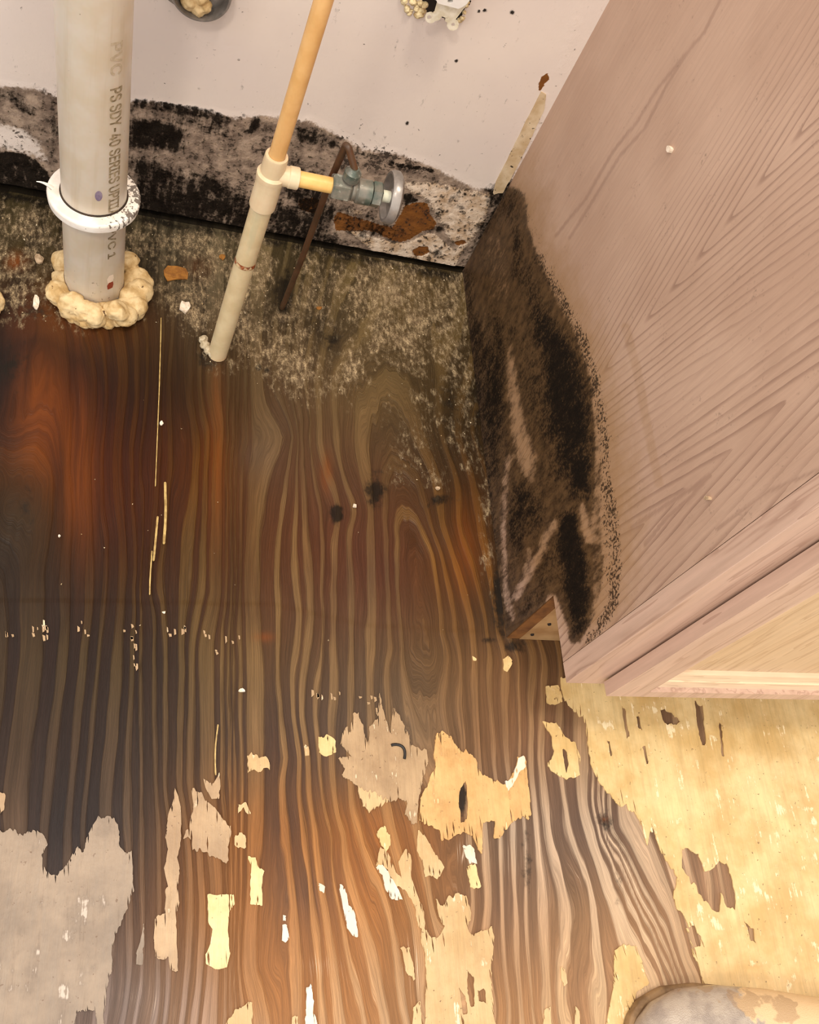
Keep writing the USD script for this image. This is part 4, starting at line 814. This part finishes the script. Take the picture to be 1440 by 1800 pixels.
# ------------------------------------------------------------------ thin brown tube bent over the valve down to the floor
M_TUBE = cpvc('brown_tube', (84,60,38), (62,42,24), .4, (100,58,24), .5)
tb0 = np.array([vx + .0140, yb, zb + .0235]); ap = on_plane([(611, 255)], 1, -.178)[0]; ft = floor_at(496, 541, 0)
def rounded(pts, n=8):
    out = [np.asarray(pts[0])]
    for a, b, c in zip(pts[:-2], pts[1:-1], pts[2:]):
        a, b, c = map(np.asarray, (a, b, c)); q = min(.006, .4 * np.linalg.norm(b - a), .4 * np.linalg.norm(c - b))
        p, e = b + (a - b) / np.linalg.norm(a - b) * q, b + (c - b) / np.linalg.norm(c - b) * q
        out += [p * (1 - t) ** 2 + 2 * b * t * (1 - t) + e * t ** 2 for t in np.linspace(0, 1, n)]
    return np.array(out + [np.asarray(pts[-1])])
obj('copper_tube', tube(rounded([tb0, ap + [.0012, -.002, -.001], ap + [-.0012, .001, -.001], ap + (ft - ap) * .22 + [-.0008, .006, 0], ap + (ft - ap) * .62, ft]), .0032, 14), M_TUBE, sup, smooth=50, label='thin brown tube bent sharply over the valve and running down to the floor')

# ------------------------------------------------------------------ OUTLET hanging in its broken hole
oc = wall_at(796, -26, .02)
out = thing('electrical_outlet', 'white electrical outlet hanging loose in a broken hole in the wall', 'outlet', oc)
M_WHITE = plain('white_plastic', (238,232,224), .3, var=.03); M_STRAP = plain('strap_metal', (244,236,216), .35, rgb2=(222,210,180), scale=120)
def oface(cz):
    c = Point(0, 0).buffer(.0172, 40).intersection(Polygon([(-.02, -.0142), (.02, -.0142), (.02, .0142), (-.02, .0142)]))
    c = c.difference(Point(0, -.0088).buffer(.0024)).difference(Polygon([(-.0072, 0), (-.0054, 0), (-.0054, .0085), (-.0072, .0085)])).difference(Polygon([(.0054, .001), (.0070, .001), (.0070, .0080), (.0054, .0080)]))
    m = trimesh.creation.extrude_polygon(c, .006, engine='earcut'); v = np.array(m.vertices)
    m = trimesh.Trimesh(np.c_[oc[0] + v[:, 0], oc[1] - .004 - v[:, 2] * 1.0, oc[2] + cz + v[:, 1]], m.faces); m.fix_normals(); return m
obj('receptacle_face', oface(0), M_WHITE, out); obj('receptacle_face', oface(.039), M_WHITE, out)
obj('body', box(oc[0] - .017, oc[0] + .017, oc[1] - .0045, oc[1] + .036, oc[2] - .0165, oc[2] + .056, .002), M_WHITE, out)
M_HOLE = plain('slot_dark', (18,14,12), .9)
obj('slot_backing', box(oc[0] - .010, oc[0] + .010, oc[1] - .0049, oc[1] - .0046, oc[2] - .0125, oc[2] + .010), M_HOLE, out)
yk = -oc[1] - .006
ears = shapely.union_all([Point(757, 30).buffer(9.5), Point(796, 42).buffer(10.5), Polygon([(762,20),(773,22),(772,34),(763,36)]), Polygon([(780,30),(786,31),(798,36),(792,42),(780,34)]), Polygon([(763,22),(767,8),(772,-10),(822,5),(800,34),(790,40),(786,30),(775,30),(772,34)])]).difference(Point(754.5, 29).buffer(4)).difference(Point(796.5, 42).buffer(3.4)).difference(Polygon([(774,36),(776,27),(783,30),(782,38)]))
obj('mounting_strap', slab(ears, 1, oc[1] - .0008, .0012), M_STRAP, out, label='metal mounting strap with two holed ears')

# capped stub at the top of the wall
pc = wall_at(354, -28, 0)
stub = thing('wall_pipe_stub', 'dull metal pipe sleeve stuffed with foam at the top of the wall', 'pipe stub', pc)
obj('sleeve', lathe(pc + [0, .010, 0], (0, -1, 0), [(0, .024), (0, .0275), (.024, .0275), (.026, .0265), (.026, .0250), (.004, .0245)], 48), M_CHROME, stub, smooth=35)
obj('flange', lathe(pc + [-.0085, .0012, .006], (0, -1, 0), [(0, .020), (0, .036), (.0016, .0350), (.003, .030), (.003, .020)], 48), M_CHROME, stub, smooth=35)
fl = [pc + [x, -.004 - r.uniform(0, .006), z] for x, z in [(-.013,-.006),(-.008,-.015),(0,-.018),(.002,-.008),(-.006,0),(-.016,.004),(.004,.004),(-.004,.012),(.006,-.014)]]
obj('foam_plug', lumps(fl, [r.uniform(.006, .009) for _ in fl], 14, .0016, .3, 200), M_FOAM, stub, smooth=True)

# ------------------------------------------------------------------ SHOE in the lower right corner: toe to the left
ta, tb_ = floor_at(1215, 1737, .012), floor_at(1440, 1748, .012)
ax = (tb_ - ta); ax[2] = 0; ax /= np.linalg.norm(ax); sd_ = np.array([ax[1], -ax[0], 0])          # sd_ points away from the wall
toe = floor_at(1106, 1800, .03) + np.array([.012, .030, 0]); toe[2] = 0
def shoe_section(s):
    """half width, height, centre offset at s metres behind the toe tip"""
    k = np.array([0, .006, .018, .04, .075, .12, .17, .22, .262, .285, .292])
    hw = np.interp(s, k, [.004, .020, .034, .0445, .0490, .0475, .041, .0385, .036, .027, .008])
    hh = np.interp(s, k, [.014, .030, .043, .052, .058, .070, .090, .100, .100, .092, .070])
    return hw, hh
def shoe_mesh(z0, z1, grow, dome):
    S = np.r_[np.linspace(0, .02, 9), np.linspace(.026, .27, 34), np.linspace(.275, .292, 8)]; n = 28; V = []
    for s in S:
        hw, hh = shoe_section(s); hw += grow
        a = np.linspace(0, 2 * math.pi, n, endpoint=False)
        cx = np.sign(np.cos(a)) * np.abs(np.cos(a)) ** .72 * hw; cz = np.sign(np.sin(a)) * np.abs(np.sin(a)) ** (.75 if dome else .4)
        zc = z0 + (cz * .5 + .5) * ((hh if dome else z1) - z0)
        c = toe + ax * (s - grow) + sd_ * (.046 - .0)
        V.append(c + cx[:, None] * sd_ + zc[:, None] * [0, 0, 1.0])
    V = np.vstack(V); F = []; i = np.arange(n); j = (i + 1) % n
    for k in range(len(S) - 1): F += [np.c_[k * n + i, k * n + j, (k + 1) * n + j], np.c_[k * n + i, (k + 1) * n + j, (k + 1) * n + i]]
    F += [np.array([[0, q, q + 1] for q in range(1, n - 1)]), np.array([[(len(S) - 1) * n, (len(S) - 1) * n + q + 1, (len(S) - 1) * n + q] for q in range(1, n - 1)])]
    m = trimesh.Trimesh(V, np.vstack(F), process=False); m.fix_normals(); return m
shoe = thing('shoe', 'beige leather shoe with a shiny grey toe, entering at lower right corner', 'shoe', toe + ax * .14 + sd_ * .046)
def shoe_material():
    g = G()
    n = g.noise(22, 4, .6); fine = g.noise(900, 2, .5); m2 = g.noise(60, 3, .6)
    t = g('vector_math', out='value', vector_math_type='dot_product', vector1=g('geometry'), vector2=tuple(ax)) if False else g('vector_math', out='value', math_type='dot_product', vector1=g('geometry'), vector2=tuple(ax))
    off = float(np.dot(toe, ax))
    w = g.step(g.add(g.add(t, -off), g.mul(g.add(n, -.5), .16)), .105, .112)  # grey ahead of a noisy line across the shoe, beige behind it
    col = g.mix(w, g.mix(g.step(m2, .35, .65), tuple(lin((172, 158, 142))), tuple(lin((146, 132, 120)))), tuple(lin((216, 184, 140))))
    col = g.mix(g.mul(g.step(n, .60, .63), .55), col, tuple(lin((150, 120, 88))))
    return g.done('worn_leather', col, g.add(.22, g.mul(w, .3)), g.bump(g.add(fine, g.mul(m2, .6)), .5, .0010), coat_weight=.3, coat_roughness=.12)
obj('upper', shoe_mesh(.010, .0, .0, True), shoe_material(), shoe, smooth=60)
M_SOLE = plain('tan_sole', (150,120,84), .6, rgb2=(110,84,56))
obj('sole', shoe_mesh(.0011, .014, .003, False), M_SOLE, shoe, smooth=50)

# ------------------------------------------------------------------ loose bits lying about
M_CHIP = plain('white_chip', (240,226,206), .6, rgb2=(210,190,164), scale=200); M_TANCHIP = plain('tan_chip', (196,170,138), .7, rgb2=(150,124,92), scale=200)
M_ORCHIP = plain('rust_chip', (166,112,44), .75, rgb2=(128,80,26), scale=150); M_BLACK = plain('black_scrap', (30,24,20), .5)
def chip(name, px, w, h, mat, label, cat_, seed, th=.0014, rot=0.0, plane='floor'):
    r = np.random.default_rng(seed); n = 9
    a = np.linspace(0, 2 * math.pi, n, endpoint=False) + rot; q = r.uniform(.65, 1.1, n)
    P = Polygon([(px[0] + w * .5 * math.cos(t) * k, px[1] + h * .5 * math.sin(t) * k) for t, k in zip(a, q)]).buffer(0)
    ax_, lv = (2, .0004) if plane == 'floor' else (0, -.0002)
    m = slab(P, 2, lv, th, 1) if plane == 'floor' else slab_x(P, th)
    v = np.array(m.vertices); top = v[:, 2] > lv + th * .5
    if plane == 'floor': v[top, 2] += th * .9 * (r.uniform(size=top.sum()) - .3)
    base = v.mean(0); base[2] = 0 if plane == 'floor' else base[2]
    t = thing(name, label, cat_, base); obj('flake', trimesh.Trimesh(v, m.faces), mat, t)
def slab_x(P, th):
    q = on_plane(P.exterior.coords, 0, 0.0)[:, 1:]; m = trimesh.creation.extrude_polygon(Polygon(q), th, engine='earcut'); v = np.array(m.vertices)
    m = trimesh.Trimesh(np.c_[.0002 - v[:, 2], v[:, 0], v[:, 1]], m.faces); m.fix_normals(); return m
chip('rust_flake', (308,481), 52, 30, M_ORCHIP, 'large rust-orange flake between the foam ring and the thin water pipe', 'flake', 1, .001)
chip('rust_flake', (391,452), 13, 12, M_ORCHIP, 'small rust-orange flake just left of the water pipe joint', 'flake', 2, .001)
chip('rust_flake', (561,542), 14, 6, M_ORCHIP, 'tiny orange flake right of the brown tube foot', 'flake', 3, .001)
chip('plaster_chip', (324,541), 20, 22, M_CHIP, 'white plaster chip on the floor between the two pipes', 'chip', 4, .002)
chip('plaster_chip', (68,456), 19, 20, M_TANCHIP, 'square beige chip left of the foam ring', 'chip', 5, .0018)
chip('plaster_chip', (64,533), 12, 30, M_CHIP, 'narrow pointed white chip below the square beige chip', 'chip', 6, .0018)
chip('plaster_chip', (98,526), 13, 22, M_CHIP, 'white chip touching the left front of the foam ring', 'chip', 7, .0018)
chip('plaster_chip', (425,1214), 13, 7, M_CHIP, 'oval white chip alone on the ridged dark boards below the faint cabinet line', 'chip', 8, .002)
chip('plaster_chip', (284,745), 7, 7, M_CHIP, 'tiny white painted glint beside the long pale splinter', 'chip', 9, .0015)  # floor specks from here on stand in for glints, as pale solids
chip('plaster_chip', (104,943), 5, 5, M_CHIP, 'tiny white painted glint on the orange-brown boards at left', 'chip', 10, .0012)
chip('plaster_chip', (288,1077), 7, 5, M_CHIP, 'tiny white painted glint below the long pale splinter', 'chip', 11, .0012)
chip('plaster_chip', (623,890), 8, 8, M_CHIP, 'tiny white painted glint right of the small dark knot', 'chip', 12, .0015)
chip('plaster_chip', (769,859), 9, 7, M_TANCHIP, 'small pale painted glint near the middle of the floor towards the cabinet', 'chip', 13, .0015)
chip('plaster_chip', (1180,263), 9, 13, M_CHIP, 'small white paint chip stuck on the cabinet side panel', 'chip', 14, .003, plane='panel')
chip('plaster_chip', (1247,876), 10, 9, M_TANCHIP, 'small tan nub stuck low on the cabinet side panel', 'chip', 15, .003, plane='panel')
hk = [floor_at(x, y, .002) for x, y in [(688,1310), (700,1309), (709,1314), (712,1323), (711,1334)]]
hook = thing('wire_scrap', 'black hooked wire scrap lying on the beige torn veneer', 'wire', [hk[2][0], hk[2][1], 0])
obj('wire', tube(smooth_curve(hk, 14), .0014, 8), M_BLACK, hook, smooth=50)
# gritty crumbs: nobody could count them
r = np.random.default_rng(77); V, Fc = [], []
tet = np.array([[1, 1, 1], [1, -1, -1], [-1, 1, -1], [-1, -1, 1]], float); tf = np.array([[0, 1, 2], [0, 3, 1], [0, 2, 3], [1, 3, 2]])
cand = np.c_[r.uniform(0, 900, 26000), r.uniform(330, 1130, 26000)]
wgt = sample(GRIT, cand) ** 2 + .012
for q in cand[r.uniform(size=len(cand)) < wgt * .12]:
    p = floor_at(*q, .0006)
    if not (-.62 < p[0] < -.002 and -.62 < p[1] < -.003): continue
    s = r.uniform(.0003, .0009) * r.uniform(.5, 1.2, 3); R_ = Rotation.random(random_state=int(r.integers(1e9))).as_matrix()
    V.append((tet * s) @ R_.T + p); Fc.append(tf + 4 * (len(V) - 1))
M_CRUMB = plain('grit_crumbs', (222,206,174), .35, rgb2=(170,140,92), scale=500)
obj('grit', (np.vstack(V), np.vstack(Fc)), M_CRUMB, None, kind='stuff', label='pale gritty crumbs scattered over the damp floor near the wall', category='grit')
